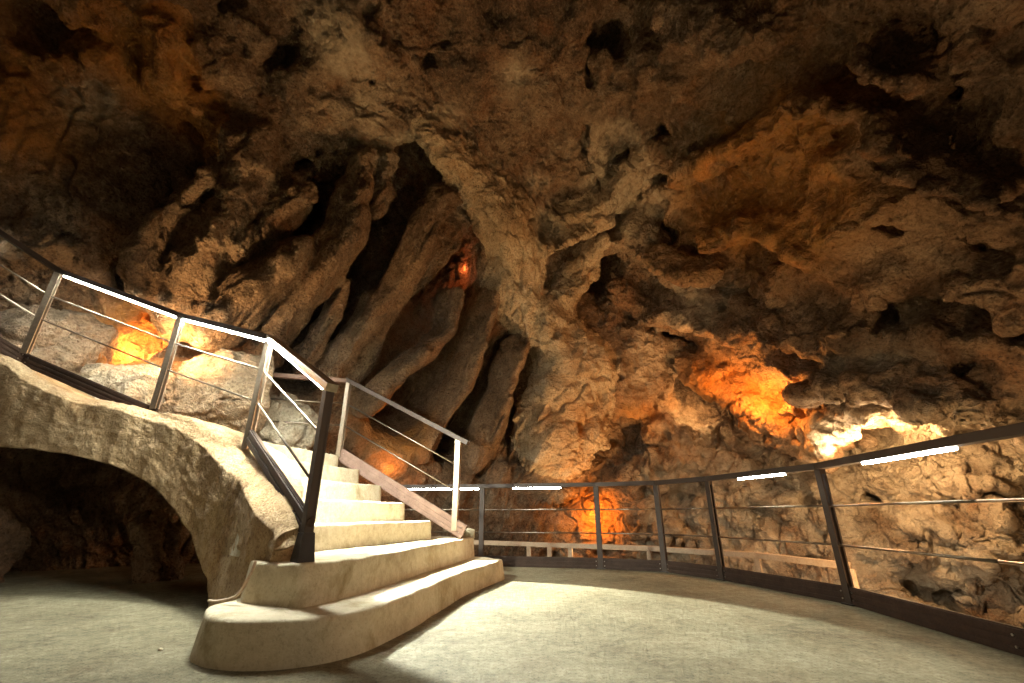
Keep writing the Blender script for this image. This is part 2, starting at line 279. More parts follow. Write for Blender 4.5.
FIN_AXIS = (0.423, -0.122, 0.898)
FEATURES = [
    ('cut','gap',0.12,[0.45,-0.75,-0.48],[[-1.61,6.97,6.82,0.588,1.7],[-2.82,7.35,4.59,0.631,1.7],[-3.69,7.33,3.21,0.591,1.7]]),
    ('cut','gap',0.12,[0.5,-0.79,-0.34],[[-3.27,6.46,6.14,0.395,1.4],[-4.09,6.57,4.56,0.507,1.4],[-4.64,6.63,3.48,0.42,1.4]]),
    ('cut','gap',0.12,[0.51,-0.81,-0.3],[[-0.99,8.16,5.49,0.462,1.8],[-1.65,8.24,4.16,0.803,1.8],[-2.17,8.44,2.77,0.775,1.8]]),
    ('cut','gap',0.12,[0.41,-0.86,-0.3],[[0.18,9.19,4.32,0.311,1.2],[-0.58,9.32,2.99,0.428,1.2],[-1.27,9.24,2.13,0.492,1.2]]),
    ('cut','gap',0.12,[0.51,-0.81,-0.3],[[-4.88,5.69,5.59,0.286,1.3],[-5.31,5.75,4.69,0.337,1.3],[-5.66,5.82,3.95,0.326,1.3]]),
    ('cut','gap',0.1,[0.5,-0.8,-0.32],[[-3.97,6.15,5.88,0.274,1.3],[-4.35,6.23,5.03,0.299,1.3],[-4.64,6.34,4.24,0.259,1.3]]),
    ('cut','gap',0.2,[0.32,-0.56,-0.77],[[-1.91,6.79,7.08,0.428,1.1],[-1.78,7.14,6.88,0.401,1.1]]),
    ('cut','hole',0.08,[0.47,-0.8,-0.37],[[-1.01,8.18,6.27,0.26,1.5],[-1.12,8.43,5.55,0.303,1.5]]),
    ('cut','hole',0.15,[-0.09,-0.75,-0.65],[[2.13,8.67,6.28,0.318,1.2],[1.97,9.17,5.71,0.396,1.2]]),
    ('cut','hole',0.1,[-0.09,-0.96,-0.26],[[1.75,10.0,2.89,0.318,1.0],[1.89,10.04,2.72,0.249,1.0]]),
    ('cut','hole',0.2,[-0.1,-0.96,-0.26],[[2.81,9.96,2.26,0.487,0.4],[2.17,10.08,2.06,0.577,0.4]]),
    ('cut','crevice',0.12,[-0.56,-0.45,-0.7],[[3.78,9.51,3.04,0.568,1.3],[4.66,8.88,2.43,0.56,1.3],[5.22,8.37,1.82,0.369,1.3]]),
    ('cut','crevice',0.1,[-0.26,-0.21,-0.94],[[5.65,8.04,1.93,0.32,1.3],[5.25,6.67,2.01,0.39,1.3],[6.17,7.39,1.99,0.231,1.3]]),
    ('cut','crevice',0.12,[0.51,-0.81,-0.3],[[-5.7,6.17,2.94,0.265,1.0],[-5.3,6.3,3.26,0.458,1.0],[-5.03,6.47,3.25,0.375,1.0]]),
    ('cut','crevice',0.1,[0.51,-0.81,-0.3],[[-5.23,6.31,3.35,0.246,0.6],[-5.12,6.18,3.88,0.124,0.6]]),
    ('cut','hollow',0.1,[-0.88,-0.04,-0.47],[[2.88,7.62,5.87,0.323,0.4],[3.02,7.21,5.64,0.191,0.4]]),
    ('cut','hollow',0.15,[-0.88,-0.04,-0.47],[[3.68,6.05,4.52,0.347,0.3],[3.85,5.48,4.25,0.287,0.3]]),
    ('cut','hollow',0.15,[-0.88,-0.04,-0.47],[[4.55,5.02,2.97,0.173,0.3],[4.64,4.46,2.86,0.2,0.3],[4.76,4.19,2.66,0.125,0.3]]),
    ('cut','hollow',0.15,[-0.88,-0.04,-0.47],[[4.41,6.37,3.12,0.306,0.3],[4.66,5.9,2.69,0.224,0.3]]),
    ('cut','hollow',0.15,[-0.88,-0.04,-0.47],[[4.09,3.51,3.97,0.14,0.4],[4.32,3.39,3.55,0.189,0.4],[4.48,3.18,3.27,0.228,0.4]]),
    ('cut','hollow',0.15,[0.22,-0.17,-0.96],[[-3.18,4.47,7.19,0.205,0.6],[-3.58,4.9,7.02,0.247,0.6]]),
    ('cut','hollow',0.2,[0.33,-0.28,-0.9],[[-6.03,3.81,6.59,0.435,0.5],[-5.7,3.98,6.66,0.185,0.5]]),
    ('cut','hollow',0.1,[0.27,-0.25,-0.93],[[-4.27,4.19,6.98,0.083,0.5],[-4.38,4.56,6.89,0.088,0.5],[-4.43,4.94,6.75,0.092,0.5]]),
    ('cut','hollow',0.2,[0.02,-0.34,-0.94],[[1.59,4.94,7.87,0.324,0.5],[1.23,5.34,7.71,0.271,0.5]]),
    ('add','rock_fin',0.05,[0.51,-0.81,-0.3],[[-4.56,5.49,5.33,0.178,0.8],[-5.0,5.48,4.62,0.322,0.8],[-5.25,5.54,4.06,0.355,0.8],[-5.16,5.76,3.63,0.317,0.8]]),
    ('add','rock_fin',0.05,[0.5,-0.8,-0.34],[[-4.06,5.54,5.93,0.553,0.85],[-4.23,5.72,5.28,0.457,0.85],[-4.48,5.79,4.67,0.447,0.85],[-4.69,5.86,4.14,0.46,0.85],[-4.86,5.98,3.53,0.518,0.85]]),
    ('add','rock_fin',0.05,[0.51,-0.81,-0.3],[[-3.46,6.07,5.62,0.194,0.7],[-3.84,5.98,5.22,0.283,0.7],[-4.23,5.99,4.57,0.296,0.7]]),
    ('add','rock_fin',0.05,[0.51,-0.81,-0.3],[[-3.5,6.25,4.75,0.285,0.8],[-3.79,6.23,4.31,0.371,0.8],[-4.17,6.2,3.77,0.404,0.8],[-4.42,6.2,3.36,0.396,0.8]]),
    ('add','rock_fin',0.05,[0.5,-0.77,-0.4],[[-2.55,6.25,6.63,0.168,0.65],[-2.88,6.48,6.09,0.262,0.65],[-3.03,6.69,5.35,0.335,0.65],[-3.36,6.78,4.57,0.362,0.65],[-3.72,6.8,3.88,0.316,0.65],[-4.08,6.84,3.18,0.307,0.65]]),
    ('add','rock_fin',0.05,[0.51,-0.81,-0.3],[[-3.06,7.11,4.52,0.056,0.5],[-3.2,7.23,3.95,0.13,0.5],[-3.55,7.29,3.2,0.199,0.5]]),
    ('add','rock_fin',0.05,[0.46,-0.69,-0.57],[[-2.25,6.34,6.84,0.172,0.45],[-2.38,6.75,6.4,0.177,0.45],[-2.6,6.86,5.93,0.097,0.45]]),
    ('add','rock_fin',0.05,[0.48,-0.79,-0.39],[[-1.34,7.16,6.58,0.31,0.6],[-1.7,7.27,6.15,0.329,0.6],[-2.02,7.42,5.26,0.302,0.6],[-2.43,7.47,4.42,0.293,0.6],[-2.8,7.51,3.7,0.265,0.6],[-3.19,7.51,3.04,0.257,0.6]]),
    ('add','rock_fin',0.05,[0.51,-0.81,-0.3],[[-1.28,8.04,4.97,0.085,0.55],[-1.39,8.24,4.25,0.147,0.55],[-1.77,8.21,3.7,0.185,0.55],[-2.29,8.13,3.08,0.197,0.55],[-2.76,8.02,2.57,0.229,0.55]]),
    ('add','rock_fin',0.05,[0.5,-0.81,-0.3],[[-0.54,8.58,5.12,0.203,0.5],[-0.85,8.79,4.05,0.175,0.5],[-1.1,8.96,3.16,0.216,0.5],[-1.46,8.98,2.49,0.253,0.5],[-1.82,8.99,1.9,0.289,0.5]]),
    ('add','rock_fin',0.05,[0.39,-0.87,-0.3],[[0.1,9.1,4.17,0.273,0.5],[-0.2,9.24,3.39,0.269,0.5],[-0.43,9.42,2.61,0.266,0.5],[-0.88,9.47,1.84,0.303,0.5]]),
    ('add','flowstone_column',0.2,[0.14,-0.42,-0.9],[[-1.45,5.96,7.19,0.248,0.5],[-0.9,6.8,6.98,0.425,0.5],[-0.24,7.72,6.52,0.544,0.5]]),
    ('add','flowstone_column',0.2,[0.16,-0.88,-0.44],[[-0.23,7.69,6.48,0.541,0.6],[0.21,8.33,5.95,0.565,0.6],[0.05,8.64,5.29,0.568,0.6],[0.77,9.11,4.54,0.578,0.6],[1.49,9.43,3.7,0.755,0.6],[1.08,9.76,2.52,0.965,0.6]]),
    ('add','flowstone_column',0.12,[-0.0,-0.77,-0.64],[[1.97,8.02,6.22,0.128,0.45],[1.52,8.6,5.77,0.266,0.45],[1.0,8.97,5.09,0.313,0.45]]),
    ('add','flowstone_column',0.12,[-0.02,-0.58,-0.81],[[0.41,8.21,6.14,0.216,0.5],[1.14,8.04,6.29,0.171,0.5],[1.87,7.64,6.44,0.165,0.5]]),
    ('add','flowstone_column',0.15,[-0.4,-0.38,-0.83],[[2.4,6.41,6.76,0.257,0.4],[2.0,7.41,6.66,0.244,0.4],[1.02,7.91,6.49,0.255,0.4]]),
    ('add','wall',0.05,[-0.1,-0.96,-0.26],[[2.95,9.53,3.51,0.204,0.204],[3.02,9.55,3.4,0.133,0.133]]),
    ('add','wall',0.05,[-0.1,-0.96,-0.26],[[3.32,9.49,3.5,0.215,0.215],[3.38,9.52,3.4,0.133,0.133]]),
    ('add','wall',0.05,[-0.1,-0.96,-0.26],[[2.28,9.47,4.01,0.22,0.22],[2.35,9.49,3.9,0.135,0.135]]),
    ('add','wall',0.05,[-0.1,-0.96,-0.26],[[2.98,9.6,3.24,0.143,0.143],[3.04,9.62,3.13,0.133,0.133]]),
    ('add','wall',0.05,[-0.1,-0.96,-0.26],[[2.81,9.31,4.37,0.184,0.184],[2.87,9.34,4.26,0.135,0.135]]),
    ('add','wall',0.05,[-0.1,-0.96,-0.28],[[2.94,9.19,4.78,0.155,0.155],[3.0,9.22,4.66,0.135,0.135]]),
    ('add','wall',0.05,[-0.1,-0.96,-0.26],[[2.55,9.65,3.22,0.202,0.202],[2.61,9.67,3.12,0.133,0.133]]),
    ('add','wall',0.05,[-0.1,-0.96,-0.26],[[2.42,9.61,3.43,0.146,0.146],[2.48,9.63,3.32,0.134,0.134]]),
    ('add','wall',0.05,[-0.1,-0.96,-0.26],[[2.98,9.24,4.57,0.135,0.135],[3.05,9.26,4.46,0.135,0.135]]),
    ('add','wall',0.05,[-0.1,-0.96,-0.26],[[3.27,9.25,4.42,0.154,0.154],[3.33,9.28,4.31,0.134,0.134]]),
    ('add','wall',0.05,[-0.11,-0.96,-0.26],[[3.36,9.55,3.28,0.158,0.158],[3.42,9.57,3.17,0.132,0.132]]),
    ('add','wall',0.05,[-0.1,-0.96,-0.26],[[3.35,9.4,3.85,0.194,0.194],[3.41,9.42,3.74,0.133,0.133]]),
    ('add','wall',0.05,[-0.1,-0.96,-0.26],[[2.47,9.67,3.18,0.195,0.195],[2.53,9.69,3.08,0.133,0.133]]),
    ('add','wall',0.05,[-0.11,-0.96,-0.26],[[3.34,9.56,3.24,0.159,0.159],[3.4,9.58,3.14,0.132,0.132]]),
    ('add','wall',0.05,[-0.1,-0.96,-0.26],[[2.68,9.29,4.52,0.148,0.148],[2.75,9.31,4.41,0.135,0.135]]),
    ('add','wall',0.05,[-0.1,-0.96,-0.26],[[2.33,9.38,4.29,0.19,0.19],[2.4,9.41,4.18,0.135,0.135]]),
    ('add','overhang',0.15,[-0.88,-0.04,-0.47],[[2.92,5.8,5.95,0.197,0.35],[3.3,4.55,5.35,0.16,0.35],[3.46,3.72,5.13,0.114,0.35]]),
    ('add','overhang',0.12,[-0.73,-0.21,-0.65],[[2.03,8.12,6.21,0.215,0.45],[2.58,7.74,6.2,0.289,0.45],[3.17,7.23,5.16,0.187,0.45],[3.45,6.71,4.68,0.155,0.45]]),
    ('add','overhang',0.15,[-0.88,-0.04,-0.47],[[3.35,6.25,5.01,0.166,0.35],[3.5,5.66,4.78,0.182,0.35],[3.76,5.11,4.34,0.163,0.35],[4.04,4.89,3.84,0.153,0.35]]),
    ('add','overhang',0.12,[-0.74,-0.38,-0.55],[[2.34,8.84,5.42,0.179,0.4],[3.15,8.97,4.89,0.222,0.4],[3.77,7.56,3.99,0.221,0.4],[4.19,6.3,3.33,0.183,0.4],[4.37,5.35,3.07,0.131,0.4]]),
    ('add','overhang',0.12,[-0.68,-0.05,-0.73],[[4.44,5.69,2.7,0.134,0.55],[4.64,5.23,2.37,0.158,0.55],[4.86,4.7,2.04,0.141,0.55],[5.64,4.71,1.82,0.164,0.55]]),
    ('add','overhang',0.1,[-0.88,-0.04,-0.47],[[4.54,6.31,2.56,0.132,0.4],[4.62,6.0,2.45,0.139,0.4],[4.68,5.48,2.37,0.115,0.4]]),
    ('add','overhang',0.15,[-0.77,-0.05,-0.64],[[3.83,8.87,3.67,0.293,0.45],[4.29,7.99,2.88,0.332,0.45],[4.76,7.54,2.05,0.235,0.45],[5.15,7.38,1.73,0.163,0.45]]),
    ('add','overhang',0.12,[-0.77,-0.05,-0.64],[[4.88,7.02,1.92,0.219,0.45],[4.85,6.07,2.03,0.165,0.45],[4.86,5.48,2.06,0.125,0.45]]),
    ('add','overhang',0.12,[-0.88,-0.04,-0.47],[[3.34,3.66,5.14,0.09,0.35],[3.66,3.48,4.56,0.093,0.35],[3.88,3.45,4.16,0.09,0.35],[4.1,3.3,3.75,0.084,0.35],[4.34,3.08,3.33,0.085,0.35]]),
    ('add','overhang',0.12,[-0.88,-0.04,-0.47],[[3.54,2.88,4.84,0.075,0.4],[3.71,2.94,4.51,0.092,0.4],[3.82,2.99,4.3,0.055,0.4]]),
    ('add','overhang',0.2,[-0.88,-0.04,-0.47],[[2.37,3.98,7.04,0.35,0.4],[2.65,3.9,6.52,0.309,0.4],[3.07,3.35,5.79,0.2,0.4]]),
    ('add','flowstone_curtain',0.12,[0.32,-0.35,-0.88],[[-5.2,3.88,6.77,0.235,0.35],[-5.45,4.34,6.57,0.277,0.35],[-5.42,4.61,6.44,0.258,0.35]]),
    ('add','flowstone_curtain',0.12,[0.32,-0.36,-0.88],[[-4.66,4.0,6.82,0.187,0.4],[-4.87,4.44,6.68,0.227,0.4],[-4.91,4.83,6.49,0.237,0.4],[-4.68,5.0,6.49,0.152,0.4]]),
    ('add','flowstone_curtain',0.1,[0.47,-0.68,-0.57],[[-4.62,4.91,6.45,0.15,0.4],[-4.58,5.22,6.24,0.139,0.4],[-4.55,5.48,5.94,0.095,0.4],[-4.56,5.62,5.63,0.079,0.4]]),
    ('add','wall',0.25,[0.37,-0.46,-0.8],[[-4.21,4.59,6.93,0.352,0.4],[-4.17,5.26,6.71,0.382,0.4],[-4.5,5.6,6.22,0.292,0.4]]),
    ('add','wall',0.15,[0.5,-0.78,-0.38],[[-5.01,5.31,6.14,0.218,0.35],[-4.98,5.61,5.62,0.189,0.35],[-5.1,5.69,5.21,0.125,0.35]]),
    ('add','wall',0.3,[0.57,-0.72,-0.4],[[-6.46,4.6,5.92,0.554,0.5],[-6.38,5.01,5.23,0.565,0.5]]),
    ('add','wall',0.25,[0.5,-0.78,-0.37],[[-5.79,5.02,6.01,0.444,0.4],[-5.92,5.28,5.29,0.413,0.4],[-6.01,5.44,4.7,0.351,0.4]]),
    ('add','wall',0.25,[0.27,-0.27,-0.92],[[-3.44,5.3,6.97,0.421,0.4],[-2.94,5.71,6.99,0.41,0.4],[-2.11,5.71,7.22,0.346,0.4]]),
    ('add','wall',0.2,[0.31,-0.9,-0.3],[[-0.26,9.94,1.6,0.302,0.35],[-0.36,10.24,0.6,0.384,0.35]]),
    ('add','wall',0.2,[0.08,-0.96,-0.28],[[0.62,10.05,1.93,0.441,0.4],[0.95,10.23,1.42,0.484,0.4]]),
    ('add','wall',0.2,[-0.17,-0.95,-0.24],[[3.24,9.77,2.43,0.306,0.4],[3.82,9.75,2.0,0.43,0.4],[2.78,10.09,1.41,0.347,0.4]]),
    ('add','wall',0.2,[-0.59,-0.8,-0.13],[[4.62,9.43,1.36,0.487,0.4],[4.26,9.82,0.6,0.451,0.4]]),
    ('add','wall',0.2,[-0.78,-0.62,-0.05],[[5.63,8.29,1.11,0.319,0.4],[5.76,8.17,0.62,0.341,0.4]]),
    ('add','wall',0.2,[-0.9,-0.44,-0.07],[[6.42,7.19,0.63,0.39,0.5],[6.69,6.7,0.32,0.411,0.5]]),
    ('add','wall',0.2,[-0.88,-0.47,-0.07],[[6.24,7.42,1.37,0.322,0.35],[6.52,6.92,1.19,0.298,0.35]]),
    ('add','wall',0.2,[-0.78,-0.62,-0.05],[[5.23,8.87,0.19,0.363,0.4],[4.88,9.34,-0.09,0.378,0.4]]),
    ('add','wall',0.2,[0.51,-0.81,-0.3],[[-1.82,9.19,1.34,0.316,0.4],[-2.16,9.32,0.43,0.386,0.4]]),
    ('add','wall',0.2,[0.49,-0.82,-0.3],[[-1.08,9.64,1.38,0.249,0.35],[-1.27,9.89,0.41,0.286,0.35]]),
    ('cut','crack',0.06,[-0.87,-0.06,-0.49],[[2.52,7.12,6.57,0.063,0.45],[2.79,6.19,6.17,0.056,0.45],[2.96,5.49,5.91,0.05,0.45],[3.14,4.96,5.62,0.046,0.45]]),
    ('cut','crack',0.06,[-0.88,-0.04,-0.47],[[2.91,5.74,5.98,0.052,0.45],[3.08,4.95,5.73,0.046,0.45],[3.25,4.4,5.46,0.042,0.45]]),
    ('cut','crack',0.06,[-0.88,-0.04,-0.47],[[3.48,3.66,5.09,0.036,0.45],[3.66,3.59,4.76,0.035,0.45],[3.85,3.54,4.42,0.033,0.45],[4.06,3.46,4.03,0.032,0.45],[4.29,3.35,3.6,0.03,0.45],[4.47,3.17,3.28,0.028,0.45]]),
    ('cut','crack',0.06,[-0.69,-0.21,-0.69],[[2.56,5.52,6.65,0.053,0.45],[2.36,6.35,6.96,0.059,0.45],[1.9,6.81,7.03,0.062,0.45]]),
    ('cut','crack',0.06,[0.25,-0.22,-0.94],[[-3.06,4.36,7.23,0.046,0.45],[-3.41,4.85,7.07,0.049,0.45],[-3.85,5.21,6.86,0.051,0.45]]),
    ('cut','crack',0.06,[0.42,-0.57,-0.7],[[-4.04,4.96,6.88,0.049,0.45],[-4.13,5.63,6.47,0.053,0.45],[-4.28,5.86,6.05,0.053,0.45]]),
    ('cut','crack',0.06,[0.3,-0.31,-0.9],[[-4.03,3.98,7.07,0.043,0.45],[-4.34,4.7,6.87,0.048,0.45],[-4.41,5.22,6.62,0.05,0.45]]),
    ('cut','crack',0.06,[0.22,-0.16,-0.96],[[-1.93,4.32,7.5,0.047,0.45],[-2.28,4.88,7.32,0.05,0.45],[-2.31,5.34,7.24,0.053,0.45]]),
    ('cut','crack',0.06,[0.41,-0.54,-0.74],[[-2.95,5.47,7.06,0.053,0.45],[-3.35,6.01,6.63,0.056,0.45],[-3.71,6.12,6.24,0.055,0.45]]),
    ('cut','crack',0.06,[0.21,-0.18,-0.96],[[-1.32,5.02,7.52,0.051,0.45],[-1.84,5.25,7.36,0.053,0.45],[-2.19,5.7,7.21,0.055,0.45]]),
    ('cut','crack',0.06,[-0.88,-0.04,-0.47],[[3.64,2.87,4.86,0.03,0.45],[3.85,2.98,4.47,0.03,0.45],[3.98,3.07,4.21,0.03,0.45]]),
    ('cut','crack',0.06,[-0.88,-0.04,-0.47],[[2.8,3.51,6.39,0.038,0.45],[2.94,3.67,6.11,0.039,0.45]]),
    ('cut','crack',0.06,[-0.88,-0.04,-0.47],[[2.91,3.34,6.18,0.037,0.45],[3.04,3.55,5.92,0.037,0.45]]),
    ('cut','crack',0.06,[-0.88,-0.04,-0.47],[[3.04,3.22,5.95,0.035,0.45],[3.14,3.42,5.76,0.036,0.45]]),
    ('cut','crack',0.06,[-0.88,-0.04,-0.47],[[4.06,4.3,3.96,0.037,0.45],[4.25,4.1,3.61,0.035,0.45],[4.46,3.76,3.25,0.032,0.45]]),
    ('cut','crack',0.06,[-0.88,-0.04,-0.47],[[3.54,7.46,4.65,0.06,0.45],[3.97,6.39,3.94,0.051,0.45],[4.18,5.79,3.61,0.046,0.45]]),
    ('cut','crack',0.06,[0.56,-0.77,-0.3],[[-6.63,4.7,5.16,0.043,0.45],[-6.32,5.08,4.8,0.045,0.45],[-6.23,5.32,4.31,0.045,0.45]]),
    ('cut','crack',0.06,[0.47,-0.65,-0.59],[[-5.79,4.28,6.51,0.044,0.45],[-6.05,4.68,6.04,0.045,0.45],[-6.01,5.03,5.47,0.046,0.45]]),
    ('cut','crack',0.06,[0.48,-0.73,-0.49],[[-5.34,4.82,6.4,0.047,0.45],[-5.57,5.17,5.79,0.048,0.45],[-5.87,5.25,5.12,0.047,0.45]]),
    ('cut','crack',0.06,[-0.08,-0.42,-0.9],[[1.42,6.1,7.41,0.058,0.45],[1.42,6.76,7.11,0.062,0.45],[1.78,7.27,6.82,0.065,0.45]]),
    ('cut','crack',0.06,[-0.49,-0.74,-0.46],[[2.45,9.13,5.03,0.072,0.45],[3.31,9.19,4.56,0.072,0.45],[3.79,8.85,4.07,0.068,0.45]]),
    ('cut','crack',0.06,[0.11,-0.95,-0.29],[[1.07,9.71,3.2,0.072,0.45],[0.62,9.89,2.45,0.071,0.45]]),
    ('cut','crack',0.06,[0.27,-0.91,-0.3],[[0.18,9.6,3.06,0.07,0.45],[-0.04,9.87,2.02,0.07,0.45]]),
    ('cut','crack',0.06,[-0.88,-0.04,-0.47],[[3.96,4.26,4.14,0.038,0.45],[4.0,4.7,4.04,0.04,0.45]]),
    ('cut','crack',0.06,[-0.88,-0.04,-0.47],[[4.38,3.96,3.39,0.034,0.45],[4.66,3.71,2.88,0.031,0.45]]),
    ('cut','crack',0.06,[-0.88,-0.04,-0.48],[[4.77,4.33,2.63,0.034,0.45],[4.95,3.98,2.32,0.031,0.45]]),
    ('add','wall',0.2,[0.19,-0.19,-0.96],[[-2.39,4.25,7.35,0.2,0.3],[-1.69,5.34,7.32,0.265,0.3],[-1.29,5.99,7.26,0.214,0.3]]),
    ('add','wall',0.2,[0.05,-0.32,-0.95],[[1.12,4.47,7.95,0.183,0.3],[0.8,5.18,7.7,0.265,0.3],[0.59,5.92,7.44,0.25,0.3]]),
    ('add','wall',0.1,[-0.01,-0.37,-0.93],[[1.46,5.15,7.74,0.165,0.3],[1.52,5.54,7.58,0.155,0.3],[1.59,5.75,7.5,0.105,0.3]]),
    ('add','wall',0.1,[-0.67,-0.19,-0.72],[[1.96,5.19,7.63,0.165,0.3],[2.04,5.57,7.46,0.154,0.3],[2.1,5.76,7.34,0.105,0.3]]),
    ('add','wall',0.1,[-0.88,-0.04,-0.47],[[2.26,4.79,7.18,0.153,0.3],[2.34,5.12,6.99,0.142,0.3],[2.4,5.27,6.87,0.096,0.3]]),
    ('add','wall',0.1,[-0.88,-0.04,-0.47],[[2.48,4.39,6.79,0.141,0.3],[2.56,4.68,6.61,0.131,0.3],[2.62,4.81,6.49,0.089,0.3]]),
    ('add','wall',0.1,[0.03,-0.33,-0.94],[[1.02,4.94,7.79,0.161,0.3],[1.07,5.33,7.66,0.151,0.3],[1.12,5.53,7.59,0.103,0.3]]),
    ('add','wall',0.08,[-0.38,-0.9,-0.2],[[2.99,9.92,1.58,0.172,0.35],[3.97,9.62,1.87,0.255,0.35],[4.58,9.31,1.54,0.202,0.35]]),
    ('add','wall',0.08,[-0.7,-0.71,-0.09],[[4.23,9.65,0.97,0.201,0.35],[4.92,9.02,1.15,0.248,0.35],[5.22,8.67,0.87,0.199,0.35]]),
    ('add','wall',0.08,[-0.84,-0.54,-0.06],[[5.86,7.81,1.41,0.167,0.35],[6.13,7.45,1.07,0.173,0.35],[6.18,7.41,0.62,0.188,0.35]]),
    ('add','wall',0.08,[-0.92,-0.38,-0.08],[[6.35,6.98,1.55,0.127,0.35],[6.52,6.67,1.16,0.198,0.35],[6.67,6.26,1.2,0.11,0.35]]),
    ('add','wall',0.08,[-0.87,-0.49,-0.07],[[6.05,7.64,0.33,0.196,0.35],[6.34,7.2,0.08,0.19,0.35],[6.59,6.7,0.18,0.11,0.35]]),
    ('add','wall',0.08,[-0.24,-0.94,-0.23],[[2.74,10.21,0.57,0.271,0.35],[3.69,10.07,0.29,0.212,0.35]]),
    ('add','wall',0.08,[-0.93,-0.36,-0.08],[[6.57,6.61,0.89,0.16,0.35],[6.69,6.37,0.63,0.106,0.35]]),
    ('add','wall',0.08,[-0.79,-0.61,-0.05],[[5.74,8.07,0.31,0.137,0.35],[5.95,7.82,0.03,0.144,0.35]]),
    ('cut','pit',0.08,[-0.23,-0.95,-0.23],[[3.42,9.93,1.71,0.191,0.4],[3.61,9.91,1.58,0.107,0.4]]),
    ('cut','pit',0.08,[-0.47,-0.87,-0.17],[[4.05,9.83,1.19,0.121,0.4],[4.21,9.77,1.07,0.104,0.4]]),
    ('cut','pit',0.08,[-0.67,-0.74,-0.1],[[4.58,9.53,0.89,0.161,0.4],[4.71,9.43,0.77,0.099,0.4]]),
    ('cut','pit',0.08,[-0.78,-0.62,-0.05],[[5.05,9.07,0.52,0.164,0.4],[5.15,8.96,0.42,0.093,0.4]]),
    ('cut','pit',0.08,[-0.82,-0.58,-0.06],[[5.98,7.85,1.01,0.146,0.4],[6.05,7.76,0.91,0.082,0.4]]),
    ('cut','pit',0.08,[-0.85,-0.53,-0.06],[[6.22,7.53,0.77,0.101,0.4],[6.27,7.44,0.69,0.078,0.4]]),
    ('cut','pit',0.08,[-0.9,-0.42,-0.07],[[6.55,6.9,0.9,0.094,0.4],[6.59,6.83,0.82,0.072,0.4]]),
    ('cut','pit',0.08,[-0.33,-0.92,-0.21],[[3.84,9.65,2.41,0.153,0.4],[4.03,9.61,2.28,0.107,0.4]]),
    ('cut','pit',0.08,[-0.12,-0.96,-0.25],[[3.12,9.86,2.12,0.177,0.4],[3.32,9.87,2.0,0.109,0.4]]),
    ('cut','pit',0.08,[-0.9,-0.43,-0.07],[[6.48,6.98,1.33,0.082,0.4],[6.52,6.9,1.24,0.074,0.4]]),
    ('cut','pit',0.08,[-0.85,-0.53,-0.06],[[6.12,7.58,1.63,0.133,0.4],[6.18,7.49,1.52,0.082,0.4]]),
    ('cut','hole',0.08,[-0.78,-0.62,-0.05],[[5.14,8.97,0.36,0.222,0.7],[5.34,8.73,0.28,0.179,0.7]]),
]


def feat_bounds(f):
    P = np.array([[*q[:3]] for q in f[4]]); c = P.mean(0); r = np.linalg.norm(P - c, axis=1).max() + max(max(q[3], q[4]) for q in f[4])
    return c, r
FB = [feat_bounds(f) for f in FEATURES]
PART_NAMES = {'rock_fin': 'rock_fin', 'flowstone_column': 'flowstone_column', 'flowstone_curtain': 'flowstone_curtain', 'overhang': 'rock_ledge'}
FIN_T = np.array(FIN_AXIS, np.float32); FIN_T /= np.linalg.norm(FIN_T)
def bedded(p):
    """coordinates drawn out along the leaning beds of the back-left wall, plain elsewhere"""
    w = np.clip((0.9 - p[:, 0]) / 1.2, 0, 1) * np.clip((p[:, 1] - 5.2) / 1.0, 0, 1) * np.clip((p[:, 0] + 6.5) / 1.0, 0, 1) * np.clip((7.2 - p[:, 2]) / 1.0, 0, 1)
    c = np.array([-2.5, 7.5, 4.5], np.float32); q = p - c
    return c + q - (0.72 * w * (q @ FIN_T))[:, None] * FIN_T
def field(p, feats, with_noise=True, want_id=False):
    """rock distance (negative in the rock); optional owner id of the nearest added feature"""
    q = p
    if with_noise:                                   # warp so that strokes are not straight
        wv = np.stack([fbm(p * 0.9 + o, 2) for o in (3.1, 31.7, 77.3)], 1)
        q = p + 0.09 * wv
        wv = np.stack([fbm(p * 3.1 + o, 2) for o in (13.1, 41.7, 67.3)], 1)
        q = q + 0.035 * wv
    r = base_rock(q)
    if with_noise:
        r = r + 0.30 * fbm(p * 0.55 + 5.0, 2) - 0.26 * fbm(p * np.array([1.0, 1.0, 1.25], np.float32) * 0.95 + 40.0, 2, ridged=True)
    own = np.full(len(p), -1, np.int32); best = np.full(len(p), 0.10, np.float32)
    for i in feats:
        f = FEATURES[i]
        if f[0] != 'cut': continue
        d = None
        for a, b in zip(f[4], f[4][1:]):
            e = cap_dist(q, (a, b), f[3]); d = e if d is None else np.minimum(d, e)
        r = smax(r, -d, f[2])
    for i in feats:
        f = FEATURES[i]
        if f[0] != 'add': continue
        d = None
        for a, b in zip(f[4], f[4][1:]):
            e = cap_dist(q, (a, b), f[3], 1.35 if f[1] == 'rock_fin' else 2.0); d = e if d is None else smin(d, e, 0.06)
        if want_id and f[1] in PART_NAMES:
            n = (d < best) & (d < r + 0.10); own[n] = i; best = np.where(n, d, best)
        r = smin(r, d, f[2])
    if with_noise:
        r = r - 0.12 * fbm(bedded(p) * 2.3 + 9.0, 3, ridged=True) + 0.05
    return (r, own) if want_id else r

